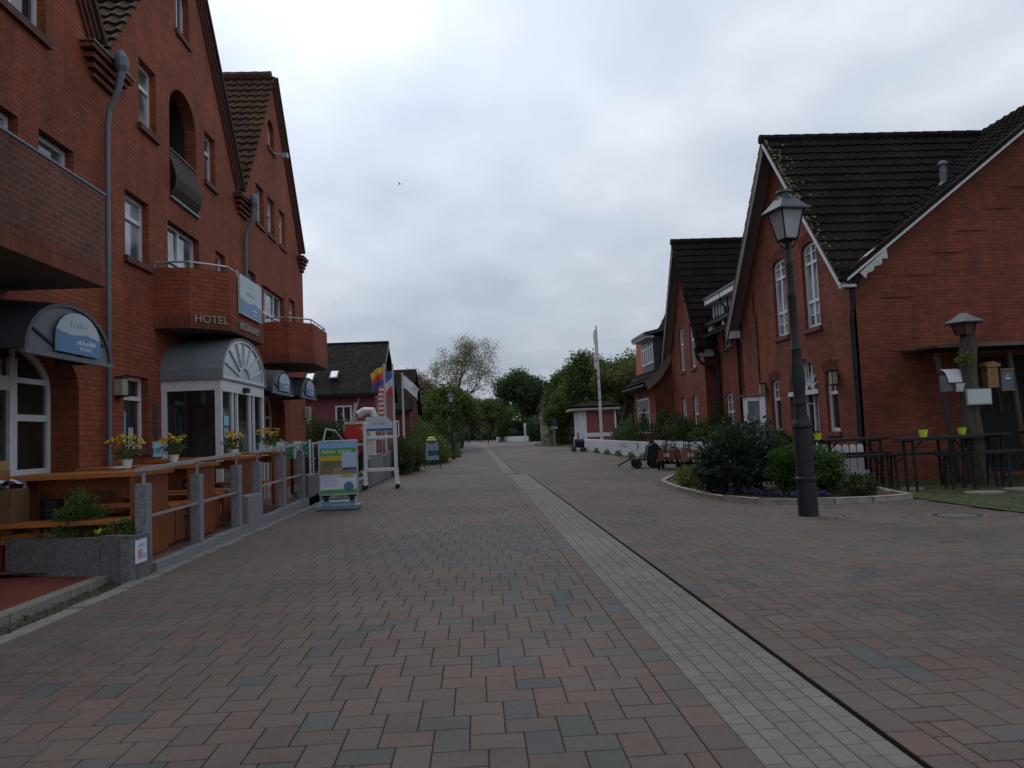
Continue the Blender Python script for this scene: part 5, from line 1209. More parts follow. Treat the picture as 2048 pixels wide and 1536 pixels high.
def aboard():
    x, y = -2.15, 36.3; t = thing('menu_board', 'blue grey menu board on a low wheeled stand with an orange top', 'menu board', (x, y, 0))
    f = MB(); f.box(x-.36, x+.36, y-.03, y+.03, .32, 1.28); f.build('frame', BLACK, t)
    p = MB(); p.box(x-.32, x+.32, y-.035, y-.031, .36, 1.24, (.20, .26, .33)); p.box(x-.2, x+.32, y-.037, y-.032, .58, .82, (.03, .05, .08)); p.box(x-.25, x+.2, y-.037, y-.032, 1.0, 1.12, (.28, .34, .4)); p.build('panel', PAINT, t)
    o = MB(); o.lathe([(.24, 0), (.24, .05), (.18, .1), (.19, .16), (.1, .2)], (x-.02, y, 1.28), 12); o.build('orange_lamp', plain('orange top', (.55, .33, .14), .5), t)
    b = MB(); b.bar((x-.4, y-.3, .16), (x-.3, y+.3, .16), .05, .05); b.bar((x+.4, y-.3, .16), (x+.3, y+.3, .16), .05, .05); b.bar((x-.4, y, .2), (x+.4, y, .2), .05, .05); b.box(x-.05, x+.05, y-.03, y+.03, .16, .32); b.build('stand', BLACK, t)
    for a in (-.38, .38):
        w = MB(); w.lathe([(.02, -.02), (.08, -.02), (.08, .02), (.02, .02)], (x+a, y-.25, .08), 12, axis='X'); w.build('wheel', BLACK, t)
aboard()
# big red and cream ice cream style display, white bin and tall white pillar by the frame
t = thing('toy_crane_display', 'rounded red and cream roadside display figure behind the white frame', 'display', (-4.35, 27.5, 0))
m = MB(); m.lathe([(.02, -.2), (.3, -.2), (.36, -.12), (.36, .12), (.3, .2), (.02, .2)], (-4.45, 27.5, 1.75), 20, axis='Y'); m.build('drum', plain('red enamel', (.42, .03, .025), .4), t)
m = MB(); m.box(-4.75, -4.05, 27.32, 27.7, 2.05, 2.16); m.tube([(-4.15, 27.5, 2.1), (-3.9, 27.5, 1.95), (-3.82, 27.5, 1.6), (-3.9, 27.5, 1.3)], [.07, .1, .13, .12], 10); m.box(-4.6, -3.95, 27.35, 27.65, 1.28, 1.36); m.build('frame', plain('cream enamel', (.5, .46, .38), .45), t)
m = MB(); m.prism([(-4.6, 27.45, 1.28), (-4.1, 27.45, 1.28), (-4.35, 27.45, .85)], (0, .1, 0)); m.build('funnel', plain('red enamel', (.42, .03, .025), .4), t)
m = MB(); m.box(-4.4, -4.3, 27.45, 27.55, 0, .86); m.build('post', BLACK, t)
t = thing('white_hood', 'white hooded metal chute standing above the white frame', 'vent hood', (-4.0, 29.5, 0))
m = MB(); m.box(-4.3, -3.95, 29.5, 29.8, .0, 2.35); m.tube([(-4.6, 29.65, 2.45), (-4.35, 29.65, 2.6), (-4.05, 29.65, 2.6), (-3.98, 29.65, 2.3)], .16, 10); m.build('hood', WHITE, t, bevel=.02)
# hedges on the left
bush('hedge', 'dark green hedge between the hotel and the pink house', 'hedge', [(-6.6, 31.5, 1.2, 1.3, 1.2, 1.15), (-5.7, 31.5, 1.15, 1.0, 1.2, 1.1), (-5.2, 31.2, .8, .7, 1.0, 1.05)], 22000, .10, HGREEN, 31, stems=False)
bush('hedge', 'clipped hedge with yellow green top beside the white frame', 'hedge', [(-3.05, 31.2, .72, .45, 1.5, .78), (-2.8, 33.5, .7, .45, 1.3, .72)], 15000, .075, HGREEN+[(.10, .095, .02), (.07, .07, .02)], 32, stems=False)
bush('hedge', 'bright green shrubs behind the menu board', 'hedge', [(-2.6, 41, .8, .9, 2, .95), (-2.0, 43, .55, .6, 1.6, .65), (-3.2, 45, 1.1, 1.2, 2, 1.2)], 12000, .12, GREEN+[(.12, .17, .03)], 33, stems=False)
bush('flower_bed', 'low planted border with red flowers by the far street lamp', 'plants', [(-1.55, 52, .3, .5, 1.8, .42), (-1.9, 56, .4, .6, 2, .5)], 2500, .12, GREEN+DGREEN+[(.3, .05, .04)], 34, stems=False)
m = MB(); m.tube([(-5.2, 31.0, 0), (-5.15, 31.05, 1.2), (-5.0, 31, 2.3), (-4.9, 31, 3.0)], [.09, .08, .07, .06], 7); m.tube([(-5.1, 31, 1.9), (-5.5, 31, 2.6)], [.03, .015], 5); m.tube([(-5.0, 31, 2.2), (-4.5, 31, 2.75)], [.03, .015], 5); m.tube([(-4.95, 31, 2.5), (-4.75, 31, 3.2)], [.03, .012], 5)
tag(m.build('bare_young_tree', plain('pale bark', (.34, .33, .30), .9), origin=(-5.2, 31, 0)), 'thin pale bare trunk in front of the pink house', 'tree')
# ------------------------------------------------------------------ flags on the left
def flagpole(label, x, y, h, flag, seed=1, r=.045):
    t = thing('flagpole', label, 'flagpole', (x, y, 0)); m = MB(); m.tube([(x, y, 0), (x, y, h*.6), (x, y, h)], [r*1.3, r*1.1, r*.7], 8); m.lathe([(r*1.2, 0), (.001, .06)], (x, y, h), 8); m.build('pole', plain('grey pole', (.42, .42, .42), .5), t)
    if flag:
        W_, H_, drop, cols, dirx, z1 = flag; m = MB(); nu, nv = 16, 12; rr = random.Random(seed); V = []
        for j in range(nv+1):
            for i in range(nu+1):
                u = i/nu; v = j/nv; xx = x+dirx*(r+W_*u*(1-.12*math.sin(v*3))); yy = y+.10*math.sin(u*9+v*2+seed)*u; zz = z1-H_*v-drop*u**1.3-.05*math.sin(u*7+seed)*u
                V.append((xx, yy, zz))
        n0 = len(m.v)
        for j in range(nv):
            c = cols[min(len(cols)-1, int(j/nv*len(cols)))]
            for i in range(nu):
                a = j*(nu+1)+i; m.add([V[a], V[a+1], V[a+nu+2], V[a+nu+1]], [(0, 1, 2, 3)], c)
        m.build('flag', PAINT, t)
    return t
flagpole('pole with the gold, red and blue flag blowing to the left', -4.0, 33.5, 4.75, (.55, .85, .28, [(.62, .38, .02), (.50, .05, .03), (.03, .07, .35)], -1, 4.7), 1)
flagpole('pole with the blue, white and red flag', -3.72, 34.5, 4.85, (.40, 1.1, .30, [(.04, .12, .42), (.55, .57, .60), (.45, .05, .07)], -1, 4.6), 3)
flagpole('pole with the drooping plain white flag', -3.35, 35, 4.45, (.70, .58, .70, [(.66, .66, .72)], 1, 4.4), 5)
m = MB(); x, y = -4.05, 32.5
for k in range(16):
    a = k*.6; m.box(x-.10+.02*math.sin(k), x+.12+.02*math.sin(k), y-.02, y, 2.15+k*.1, 2.25+k*.1, (.5, .06, .04) if k % 2 else (.55, .55, .55))
m.box(x-.015, x+.015, y, y+.02, 0, 3.8, (.4, .4, .4)); tag(m.build('beach_banner', PAINT, origin=(x, y, 0)), 'narrow red and white striped banner below the flags', 'banner')
# ------------------------------------------------------------------ street lamps
def streetlamp():
    t = thing('street_lamp', 'x', 'street lamp', (0, 0, 0), 0, 'old style lantern street lamps')
    m = MB(); m.lathe([(r_*.9, z_) for r_, z_ in [(.17, 0), (.165, .55), (.185, .57), (.185, .61), (.158, .63), (.145, 1.38), (.175, 1.41), (.175, 1.46), (.14, 1.5), (.13, 1.53), (.105, 1.62), (.115, 1.66), (.10, 1.7), (.10, 1.76), (.115, 1.78), (.10, 1.82),
        (.10, 1.95), (.118, 2.1), (.12, 2.22), (.10, 2.42), (.078, 2.6), (.095, 2.64), (.07, 2.68), (.068, 3.1), (.062, 3.45), (.075, 3.47), (.075, 3.52), (.058, 3.56), (.055, 3.95), (.065, 3.98), (.065, 4.03), (.05, 4.06), (.048, 4.32), (.06, 4.36)]], n=20)
    m.build('post', IRON, t, smooth=True)
    r0, r1, z0, z1 = .155, .275, 4.40, 4.86; q = math.pi/4
    g = MB(); g.lathe([(r0*.97, z0+.01), (r1*.97, z1)], n=4, rot=q); gm, nt, N, L, b = newmat('lantern glass'); b.inputs['Base Color'].default_value = (.42, .43, .46, 1); b.inputs['Roughness'].default_value = .25; b.inputs['Transmission Weight'].default_value = .35
    g.build('glass', gm, t)
    f = MB()
    for k in range(4):
        a = q+k*math.pi/2; f.tube([(r0*math.cos(a), r0*math.sin(a), z0), (r1*math.cos(a), r1*math.sin(a), z1)], .013, 5)
        b_ = a+math.pi/2; f.tube([(r0*math.cos(a), r0*math.sin(a), z0), (r0*math.cos(b_), r0*math.sin(b_), z0)], .014, 5); f.tube([(r1*math.cos(a), r1*math.sin(a), z1), (r1*math.cos(b_), r1*math.sin(b_), z1)], .014, 5)
        f.tube([(.03*math.cos(a), .03*math.sin(a), 4.24), (.1*math.cos(a), .1*math.sin(a), 4.3), (r0*math.cos(a), r0*math.sin(a), z0)], .012, 5)
    f.lathe([(.05, 4.34), (.12, 4.40), (.13, 4.42)], n=4, rot=q); f.build('cage', BLACK, t)
    h = MB(); h.lathe([(.37, z1-.01), (.38, z1+.01), (.24, z1+.13), (.17, z1+.20), (.165, z1+.21)], n=4, rot=q); h.lathe([(.14, z1+.2), (.10, z1+.24), (.10, z1+.28), (.13, z1+.30), (.12, z1+.335), (.03, z1+.36)], n=14); h.build('hood', plain('weathered hood', (.055, .065, .075), .55, metal=.2), t)
    return t
L0 = streetlamp(); L0.location = (5.15, 11.64, 0); L0.rotation_euler = (R(.3), R(-.9), R(12)); L0['label'] = 'large dark iron street lamp standing beside the kerbed shrub bed'
copy_thing(L0, (-1.5, 47.8, 0), R(20), 'distant street lamp on the left before the trees', .82)
copy_thing(L0, (-2.0, 92, 0), 0, 'tiny farthest street lamp on the left where the street bends', .62)
mb = MB(); mb.lathe([(.34, -.005), (.34, .004), (.2, .012), (.17, .012)], (5.15, 11.64, 0), 24); tag(mb.build('lamp_collar', plain('dull concrete', (.085, .08, .075), .9), origin=(5.15, 11.64, 0)), 'grey mortar ring in the paving round the foot of the large lamp', 'paving ring')
# ------------------------------------------------------------------ shrub bed on the right
flat('bed_soil', BED, .06, SOIL)
mb = MB(); rk = random.Random(7); bn = len(BED)
for i in range(bn):
    a, b = Vector(BED[i]), Vector(BED[(i+1) % bn]); n = max(1, round((b-a).length/.75)); e = (b-a).normalized(); nrm = Vector((e.y, -e.x))
    for k in range(n):
        p, q = a.lerp(b, k/n)+e*.008, a.lerp(b, (k+1)/n)-e*.008; o = nrm*rk.uniform(-.008, .008); p += o; q += o
        mb.prism([(p.x, p.y, -.02), (q.x, q.y, -.02), (q.x-nrm.x*.12, q.y-nrm.y*.12, -.02), (p.x-nrm.x*.12, p.y-nrm.y*.12, -.02)], (0, 0, .12+rk.uniform(-.006, .01)))
struct(mb, 'kerb_bed', plain('pale bed kerb', (.26, .235, .19), .85, var=.3, scale=7, bump=.6)).modifiers.new('b', 'BEVEL').width = .012
RHO = [(.022, .042, .020), (.032, .058, .030), (.05, .078, .048), (.016, .030, .012)]
bush('rhododendron', 'large dark evergreen shrub at the left of the kerbed bed', 'shrub', [(5.35, 15.6, .75, .72, .8, .68), (6.0, 15.9, .85, .62, .7, .75), (5.6, 16.0, 1.15, .5, .6, .42), (4.95, 15.9, .55, .35, .5, .5)], 8500, .105, RHO, 41)
bush('shrub', 'bright green rounded shrub behind the large street lamp', 'shrub', [(6.25, 14.6, .55, .55, .6, .52), (6.85, 14.8, .5, .5, .55, .48), (6.5, 14.8, .8, .4, .5, .32)], 11000, .075, [(.045, .10, .018), (.065, .13, .025), (.03, .065, .014)], 42)
bush('low_shrub', 'small dark green shrub at the right end of the kerbed bed', 'shrub', [(7.1, 13.75, .25, .35, .3, .24)], 1300, .06, DGREEN+[(.05, .08, .03)], 43)
bush('low_shrub', 'small yellow green tuft at the left tip of the kerbed bed', 'shrub', [(5.0, 17.8, .25, .3, .5, .3)], 900, .08, YGREEN, 44)
rv = random.Random(8)
PL = ['violet pansy clump at the left tip of the kerbed bed']+['violet pansy clump, %s from the left tip of the kerbed bed' % w for w in ('second', 'third', 'fourth', 'fifth', 'sixth', 'seventh', 'eighth', 'ninth', 'tenth', 'eleventh', 'twelfth')]+['violet pansy clump nearest the large lamp']
for i in range(13):
    t_ = i/12; x = 4.95+1.5*t_+rv.uniform(-.05, .05); y = 15.9-2.2*min(1, t_*1.25)**.7+rv.uniform(-.05, .05)
    t = thing('pansy', PL[i], 'flowers', (x, y, .06), 0, 'violet pansies edging the kerbed bed')
    leafmesh('blossom', PET, blobpts([(x, y, .15, .09, .09, .05)], 40, i, .4), .045, [(.05, .025, .20), (.09, .04, .28), (.03, .02, .12)], t, i); leafmesh('foliage', LEAF, blobpts([(x, y, .10, .09, .09, .05)], 50, i, .2), .04, DGREEN, t, i)
# ------------------------------------------------------------------ hedge and plants before the brick house
HL = [('dark shrubs under the white windows of the brick house, nearest clump', [(8.2, 20.2, .6, .55, 1.0, .75), (8.35, 22.0, .7, .5, 1.2, .8), (8.6, 23.4, .7, .45, .8, .75)], 51), ('dark green garden hedge behind the handcarts', [(8.5, 25.2, .8, .55, 1.4, .95), (8.4, 27.6, .75, .5, 1.4, .9)], 52),
      ('taller dark shrubs behind the bicycles', [(8.35, 29.6, .85, .5, 1.3, 1.0), (8.35, 31.2, .95, .5, 1.5, 1.1), (8.4, 33.2, 1.0, .5, 1.5, 1.15)], 53), ('dark evergreen bush at the far corner of the brick house', [(8.2, 36.0, 1.0, .45, 1.6, 1.2), (8.3, 39.5, .9, .6, 2.0, 1.05), (8.6, 43.5, .9, .6, 2.5, 1.0)], 54)]
for lab, bl_, sd in HL: bush('garden_hedge', lab, 'hedge', bl_, 15000, .10, HGREEN, sd, 'garden shrubs before the brick house', stems=False)
bush('climbing_plant', 'leafy climber between the two white ground floor windows', 'plant', [(9.15, 28.2, 1.1, .2, .6, 1.2)], 1500, .1, DGREEN, 55, stems=False)
# ------------------------------------------------------------------ picket fences
def picket(label, a, b, h, w=.09, gap=.05, round_=False, name='picket_fence', solid=False):
    a, b = Vector(a), Vector(b); L_ = (b-a).length; e = (b-a)/L_; t = thing(name, label, 'fence', (a.x, a.y, 0)); n = int(L_/(w+gap)); nn = Vector((-e.y, e.x))
    m = MB()
    for k in range(n):
        p = a+e*(k*(w+gap)); q = p+e*w; c = (p+q)/2
        if round_: top = [(c.x+e.x*w/2*math.cos(s), c.y+e.y*w/2*math.cos(s), h-w/2+w/2*math.sin(s)) for s in [math.pi*j/6 for j in range(7)]]
        else: top = [(q.x, q.y, h-.06), (c.x, c.y, h), (p.x, p.y, h-.06)]
        m.prism([(p.x, p.y, .06), (q.x, q.y, .06)]+top, (nn.x*.02, nn.y*.02, 0))
    m.build('pickets', WHITE, t)
    for z in (h*.3, h*.75): r = MB(); r.bar((a.x+nn.x*.035, a.y+nn.y*.035, z), (b.x+nn.x*.035, b.y+nn.y*.035, z), .03, .07); r.build('rail', WHITE, t)
    for k in range(int(L_/2)+1): p = a+e*min(L_, k*2.)+nn*.08; r = MB(); r.box(p.x-.04, p.x+.04, p.y-.04, p.y+.04, 0, h-.08); r.build('post', WHITE, t)
    return t
picket('long white picket fence from the kiosk to the bicycles', (7.75, 57), (7.75, 33.6), .86, w=.10, gap=.045)
picket('white picket fence behind the bicycles and handcarts', (7.9, 33.2), (7.9, 24.3), .92)
picket('white round topped picket fence between the lamp and the brick house corner', (7.75, 17.0), (9.0, 16.9), .92, w=.13, gap=.035, round_=True)
picket('far low white fence at the bend of the street', (3.5, 134), (8.3, 120), .95, w=.14, gap=.01)
t = thing('white_gate_panel', 'narrow white board gate panel right of the handcarts', 'gate', (8.0, 23.4, 0)); m = MB()
for k in range(5): m.box(7.55+k*.13, 7.67+k*.13, 23.4, 23.43, .08, .95)
m.build('boards', WHITE, t); m = MB(); m.box(7.4, 7.52, 23.36, 23.48, 0, 1.0); m.build('post', DWHITE, t); m = MB(); m.box(7.405, 7.515, 23.35, 23.358, .25, .72); m.build('orange_notice', plain('orange notice', (.5, .22, .03), .6), t)
# info board
t = thing('notice_case', 'white notice case with a glazed face in front of the brick house', 'notice board', (7.2, 19, 0)); m = MB(); x0, x1, y = 6.92, 7.42, 19.0
m.box(x1-.14, x1+.02, y-.08, y+.16, .0, 2.18); m.box(x0, x0+.06, y-.06, y+.12, 0, 2.16); m.box(x0+.06, x1-.14, y-.06, y+.12, 2.05, 2.16); m.box(x0+.06, x1-.14, y-.05, y+.11, 1.0, 1.1); m.build('case', WHITE, t, bevel=.015)
m = MB(); m.box(x0+.06, x1-.14, y+.0, y+.02, 1.1, 2.05, (.13, .14, .16)); m.box(x0+.1, x1-.2, y-.004, y-.001, 1.2, 1.6, (.26, .28, .3)); m.box(x0+.12, x1-.24, y-.004, y-.001, 1.68, 1.95, (.08, .09, .1)); m.build('notices', PAINT, t)
m = MB(); m.prism([(x0-.06, y-.14, 2.19), (x1+.03, y-.14, 2.19), (x1+.03, y-.14, 2.24), (x0-.06, y-.14, 2.22)], (0, .32, 0)); m.build('roof', plain('brown cap', (.12, .09, .08), .8), t)
# ------------------------------------------------------------------ carts and bicycles
def wheel(parent, c, r, axis='X', spokes=10, thick=.018, name='wheel'):
    m = MB(); n = 22; cx, cy, cz = c
    def pt(a, rr): return (cx, cy+rr*math.cos(a), cz+rr*math.sin(a)) if axis == 'X' else (cx+rr*math.cos(a), cy, cz+rr*math.sin(a))
    P = [pt(6.2832*k/n, r-thick) for k in range(n+1)]; m.tube(P, thick, 6, cap=False); w = m.build(name, BLACK, parent)
    s = MB()
    for k in range(spokes): a = 6.2832*k/spokes; s.tube([c, pt(a, r-thick)], .003, 3, cap=False)
    s.lathe([(.02, -.04), (.02, .04)], c, 8, axis=axis); s.build('spokes', STEEL, w); return w
def handcart(label, x, y, col, rz):
    t = thing('handcart', label, 'handcart', (0, 0, 0), 0, 'wooden handcarts parked in front of the picket fence'); m = MB()
    m.box(-.55, .55, -.3, .3, .34, .37)
    for s in (-1, 1): m.box(-.55, .55, .28*s-.012, .28*s+.012, .37, .68)
    for s in (-1, 1): m.box(.54*s-.012, .54*s+.012, -.268, .268, .37, .66)
    m.build('box', col, t, bevel=.004)
    for x_ in (-.36, .36):
        a = MB(); a.box(x_-.02, x_+.02, -.3, .3, .2, .24); a.box(x_-.03, x_+.03, -.05, .05, .24, .34); a.build('axle', BLACK, t)
        for s in (-1, 1): w = MB(); w.lathe([(.03, -.035), (.17, -.035), (.185, -.02), (.185, .02), (.17, .035), (.03, .035)], (x_, .33*s, .19), 18, axis='Y'); w.build('wheel', BLACK, t)
    h = MB(); h.tube([(-.4, 0, .26), (-.7, 0, .4), (-.95, 0, .85)], .016, 6); h.tube([(-.95, -.12, .85), (-.95, .12, .85)], .018, 6); h.build('handle', BLACK, t)
    p = MB(); p.box(-.565, -.553, -.09, .09, .46, .58); p.build('number_plate', plain('plate white', (.5, .5, .48), .6), t)
    t.location = (x, y, 0); t.rotation_euler[2] = rz; return t
handcart('reddish wooden handcart with a pale plate on its end board', 6.75, 26.2, woodmat('red stained box', (.13, .03, .016), (.20, .048, .02), 1), R(65))
handcart('orange brown wooden handcart nearest the white gate panel', 7.25, 25.4, woodmat('orange stained box', (.18, .058, .02), (.26, .088, .028), 1), R(75))
def bicycle(label, x, y, rz, lean=R(8)):
    t = thing('bicycle', label, 'bicycle', (0, 0, 0), 0, 'bicycles leaning by the white picket fence')
    for cx in (-.52, .52): wheel(t, (cx, 0, .34), .34, 'Y', 14, .016)
    f = MB(); A, B, C_, D = (-.52, 0, .34), (-.05, 0, .30), (-.2, 0, .80), (.36, 0, .78)
    for p, q in ((A, B), (B, C_), (A, C_), (C_, D), (B, D), (D, (.52, 0, .34))): f.tube([p, q], .014, 6)
    f.tube([D, (.34, 0, .98)], .012, 6); f.tube([C_, (-.22, 0, .92)], .012, 6); f.build('frame', BLACK, t)
    h = MB(); h.tube([(.28, -.28, 1.0), (.34, -.1, .99), (.34, .1, .99), (.28, .28, 1.0)], .013, 6); h.build('handlebar', BLACK, t)
    s = MB(); s.prism([(-.34, -.07, .92), (-.1, -.03, .92), (-.1, .03, .92), (-.34, .07, .92)], (0, 0, .05)); s.build('saddle', BLACK, t)
    m = MB(); m.tube([(-.9, 0, .62), (-.3, 0, .66)], .012, 5); m.box(-.75, -.35, -.06, .06, .66, .68); m.build('rack', BLACK, t)
    t.location = (x, y, 0); t.rotation_euler = (lean, 0, rz); return t
bicycle('black bicycle leaning on the fence behind the red handcart', 7.72, 28.0, R(82), R(6))
bicycle('black bicycle leaning left of the handcarts', 7.7, 30.2, R(95), R(7))
bicycle('black bicycle behind the low black cart', 7.55, 27.0, R(78), R(9))
def pushcart(label, x, y, rz):
    t = thing('black_cart', label, 'cart', (0, 0, 0)); m = MB(); m.box(-.6, .5, -.28, .28, .30, .36); m.bar((.5, 0, .33), (.95, 0, .12), .05, .05); m.bar((.92, -.2, .12), (.92, .2, .12), .04, .04); m.build('chassis', BLACK, t)
    b = MB(); b.prism([(-.6, -.26, .36), (-.1, -.26, .36), (-.2, -.26, .8), (-.45, -.26, .9), (-.66, -.26, .7)], (0, .52, 0)); b.build('body', BLACK, t, bevel=.03)
    for cx in (-.35, .25):
        for s in (-1, 1): w = MB(); w.lathe([(.03, -.03), (.16, -.03), (.17, 0), (.16, .03), (.03, .03)], (cx, .31*s, .17), 16, axis='Y'); w.build('wheel', BLACK, t)
    h = MB(); h.tube([(-.6, -.22, .4), (-.85, -.22, .95), (-.85, .22, .95), (-.6, .22, .4)], .018, 6); h.build('handle', BLACK, t)
    t.location = (x, y, 0); t.rotation_euler[2] = rz
pushcart('low black cart with its drawbar on the paving left of the handcarts', 6.15, 27.8, R(175))
pushcart('black luggage cart parked by the kiosk end of the long fence', 7.0, 52, R(100))
# ------------------------------------------------------------------ beer garden
def beertable():
    t = thing('beer_table', 'x', 'table', (0, 0, 0), 0, 'black high tables of the beer garden'); m = MB()
    m.box(-.75, .75, -.3, .3, 1.0, 1.06); m.build('top', BLACK, t, bevel=.006)
    for s in (-1, 1):
        l = MB(); l.box(.58*s-.02, .58*s+.02, -.24, .24, .97, 1.02)
        l.build('leg_head', BLACK, t)
        for q in (-.2, .2): l = MB(); l.tube([(.58*s, q, .98), (.55*s, q, .0)], .030, 6); l.build('leg', BLACK, t)
        l = MB(); l.tube([(.57*s, -.2, .35), (.57*s, .2, .35)], .014, 5); l.build('brace', BLACK, t); l = MB(); l.tube([(.57*s, 0, .7), (.28*s, 0, 1.01)], .014, 5); l.build('brace', BLACK, t)
    return t
def beerbench():
    t = thing('beer_bench', 'x', 'bench', (0, 0, 0), 0, 'black high benches of the beer garden'); m = MB()
    m.box(-.75, .75, -.14, .14, .665, .72); m.build('seat', BLACK, t, bevel=.006)
    for s in (-1, 1):
        for q in (-.1, .1): l = MB(); l.tube([(.56*s, q*.8, .68), (.56*s, q*1.3, 0)], .025, 6); l.build('leg', BLACK, t)
        l = MB(); l.tube([(.56*s, 0, .45), (.3*s, 0, .67)], .012, 5); l.build('brace', BLACK, t); l = MB(); l.tube([(.56*s, -.12, .2), (.56*s, .12, .2)], .012, 5); l.build('brace', BLACK, t)
    return t
BT, BB = beertable(), beerbench()
for i, (x, y, rz, lab) in enumerate(((8.15, 16.1, 3, 'black high table nearest the street lamp, left of the others'), (9.15, 14.55, -6, 'black high table standing closest to the camera on the lawn'), (10.45, 15.5, 2, 'black high table with the yellow pot beside the tree trunk'), (12.6, 15.6, 2, 'black high table at the right edge before the dark shed'))):
    o = BT if i == 0 else copy_thing(BT, (0, 0, 0)); o.location = (x, y, .02); o.rotation_euler[2] = R(rz); o['label'] = lab
for i, (x, y, rz, lab) in enumerate(((8.0, 15.45, 3, 'black bench in front of the leftmost high table'), (8.5, 16.6, 3, 'black bench behind the leftmost high table, close to the wall'), (9.95, 14.6, -4, 'black bench on the lawn right of the closest high table'), (9.3, 15.45, -3, 'black bench behind the closest high table'), (11.0, 14.9, 2, 'black bench in front of the tree trunk'), (12.4, 14.8, 1, 'black bench at the right edge of the photo'))):
    o = BB if i == 0 else copy_thing(BB, (0, 0, 0)); o.location = (x, y, .02); o.rotation_euler[2] = R(rz); o['label'] = lab
YP = plain('yellow plastic', (.52, .56, .03), .5)
for x, y, lab in ((7.35, 15.9, 'yellow flower pot on the high table nearest the lamp'), (8.9, 14.6, 'yellow flower pot on the table closest to the camera'), (10.1, 15.2, 'yellow flower pot on the table beside the tree trunk')):
    y_ = y; t = thing('yellow_pot', lab, 'pot', (x, y_, 1.08), 0, 'yellow pots on the beer garden tables'); m = MB(); m.lathe([(.06, 0), (.085, .14), (.09, .145), (.075, .14)], (x, y_, 1.08), 14); m.build('pot', YP, t)
    leafmesh('foliage', LEAF, blobpts([(x, y_, 1.25, .07, .07, .05)], 30, 3, .2), .05, DGREEN, t, 3)
# old trunk with lantern hat, nest boxes and plaque
def trunkpost():
    x, y = 10.58, 15.55; t = thing('tree_trunk_post', 'old bare tree trunk topped by a metal roofed lantern in the beer garden', 'tree trunk', (x, y, 0))
    m = MB(); pts = []; rad = []
    for k in range(14):
        f = k/13; pts.append((x+.08-.10*math.sin(f*3.3)-.02*f, y+.02*math.sin(f*9), 3.2*f)); rad.append(.24-.02*math.sin(f*5)-.115*f+.012*math.sin(f*23))
    m.tube(pts, rad, 18)
    m.v = [(a+.018*math.sin(c*3+math.atan2(b-y, a-x)*7), b+.018*math.cos(c*4+math.atan2(b-y, a-x)*6), c) for a, b, c in m.v]
    m.build('trunk', WOODG, t)
    l = MB(); z = 3.2; cx = x-.02
    l.lathe([(.17, z), (.24, z+.22), (.25, z+.24)], (cx, y, 0), 6); l.build('lantern_body', plain('rusty brown', (.10, .05, .035), .7), t)
    h = MB(); h.lathe([(.40, z+.24), (.41, z+.26), (.2, z+.38), (.12, z+.43), (.1, z+.46), (.02, z+.47)], (cx, y, 0), 6); h.build('lantern_roof', DWHITE if False else plain('pale zinc roof', (.17, .175, .175), .5, metal=.3), t)
    for k in range(6): a = 1.047*k; f = MB(); f.tube([(cx+.18*math.cos(a), y+.18*math.sin(a), z), (cx+.27*math.cos(a), y+.27*math.sin(a), z+.24)], .012, 4); f.build('lantern_bar', BLACK, t)
    leafmesh('ivy', LEAF, blobpts([(x-.2, y-.25, 2.65, .22, .12, .16)], 130, 6, .1), .09, YGREEN, t, 6)
    leafmesh('ivy', LEAF, blobpts([(x-.3, y-.2, .9, .14, .12, .5)], 160, 7, .1), .07, GREEN, t, 7)
    pq = MB(); pq.box(x-.28, x+.22, y-.34, y-.31, 1.70, 2.0, (.45, .50, .48)); pq.box(x-.30, x+.24, y-.325, y-.30, 1.68, 2.02, (.22, .30, .30)); pq.build('plaque', PAINT, t)
    return t
trunkpost()
t = thing('nest_box', 'nest box with white curved corrugated roof left of the tree trunk', 'nest box', (10.3, 15.7, 2)); m = MB(); m.box(10.12, 10.42, 15.6, 15.85, 2.0, 2.35); m.build('box', plain('grey green board', (.16, .18, .17), .8), t)
m = MB()
for k in range(8):
    a0, a1 = k*.18, (k+1)*.18
    for j in range(10):
        xa, xb = 10.10+.04*j, 10.14+.04*j; dr = .012*(j % 2)
        m.add([(xa, 15.80-(.3+dr)*math.sin(a0), 2.14+(.34+dr)*math.cos(a0)), (xb, 15.80-(.312-dr)*math.sin(a0), 2.14+(.352-dr)*math.cos(a0)), (xb, 15.80-(.312-dr)*math.sin(a1), 2.14+(.352-dr)*math.cos(a1)), (xa, 15.80-(.3+dr)*math.sin(a1), 2.14+(.34+dr)*math.cos(a1))], [(0, 1, 2, 3)])
m.build('roof', WHITE, t); m = MB(); m.box(10.4, 10.7, 15.85, 15.88, 2.1, 2.16); m.box(10.24, 10.50, 15.47, 15.50, 1.98, 2.16); m.build('bracket', DWHITE, t)
m = MB(); m.box(11.12, 11.36, 15.72, 15.9, 2.05, 2.5); m.prism([(11.08, 15.68, 2.5), (11.40, 15.68, 2.5), (11.40, 15.68, 2.56), (11.24, 15.68, 2.62), (11.08, 15.68, 2.56)], (0, .26, 0)); m.lathe([(.001, -.01), (.03, -.01), (.03, 0)], (11.24, 15.715, 2.35), 10, axis='Y')
tag(m.build('wooden_nest_box', WOODL, origin=(11.2, 15.8, 2)), 'orange brown wooden nest box right of the tree trunk', 'nest box')
t = thing('info_box', 'small dark framed box with a white symbol beside the wooden nest box', 'box', (11.55, 15.8, 2)); m = MB(); m.box(11.42, 11.7, 15.72, 15.88, 2.0, 2.42); m.build('box', plain('slate box', (.07, .09, .11), .6), t); m = MB(); m.box(11.5, 11.62, 15.708, 15.719, 2.22, 2.25); m.bar((11.5, 15.712, 2.27), (11.6, 15.712, 2.32), .02, .01); m.build('symbol', WHITE, t)
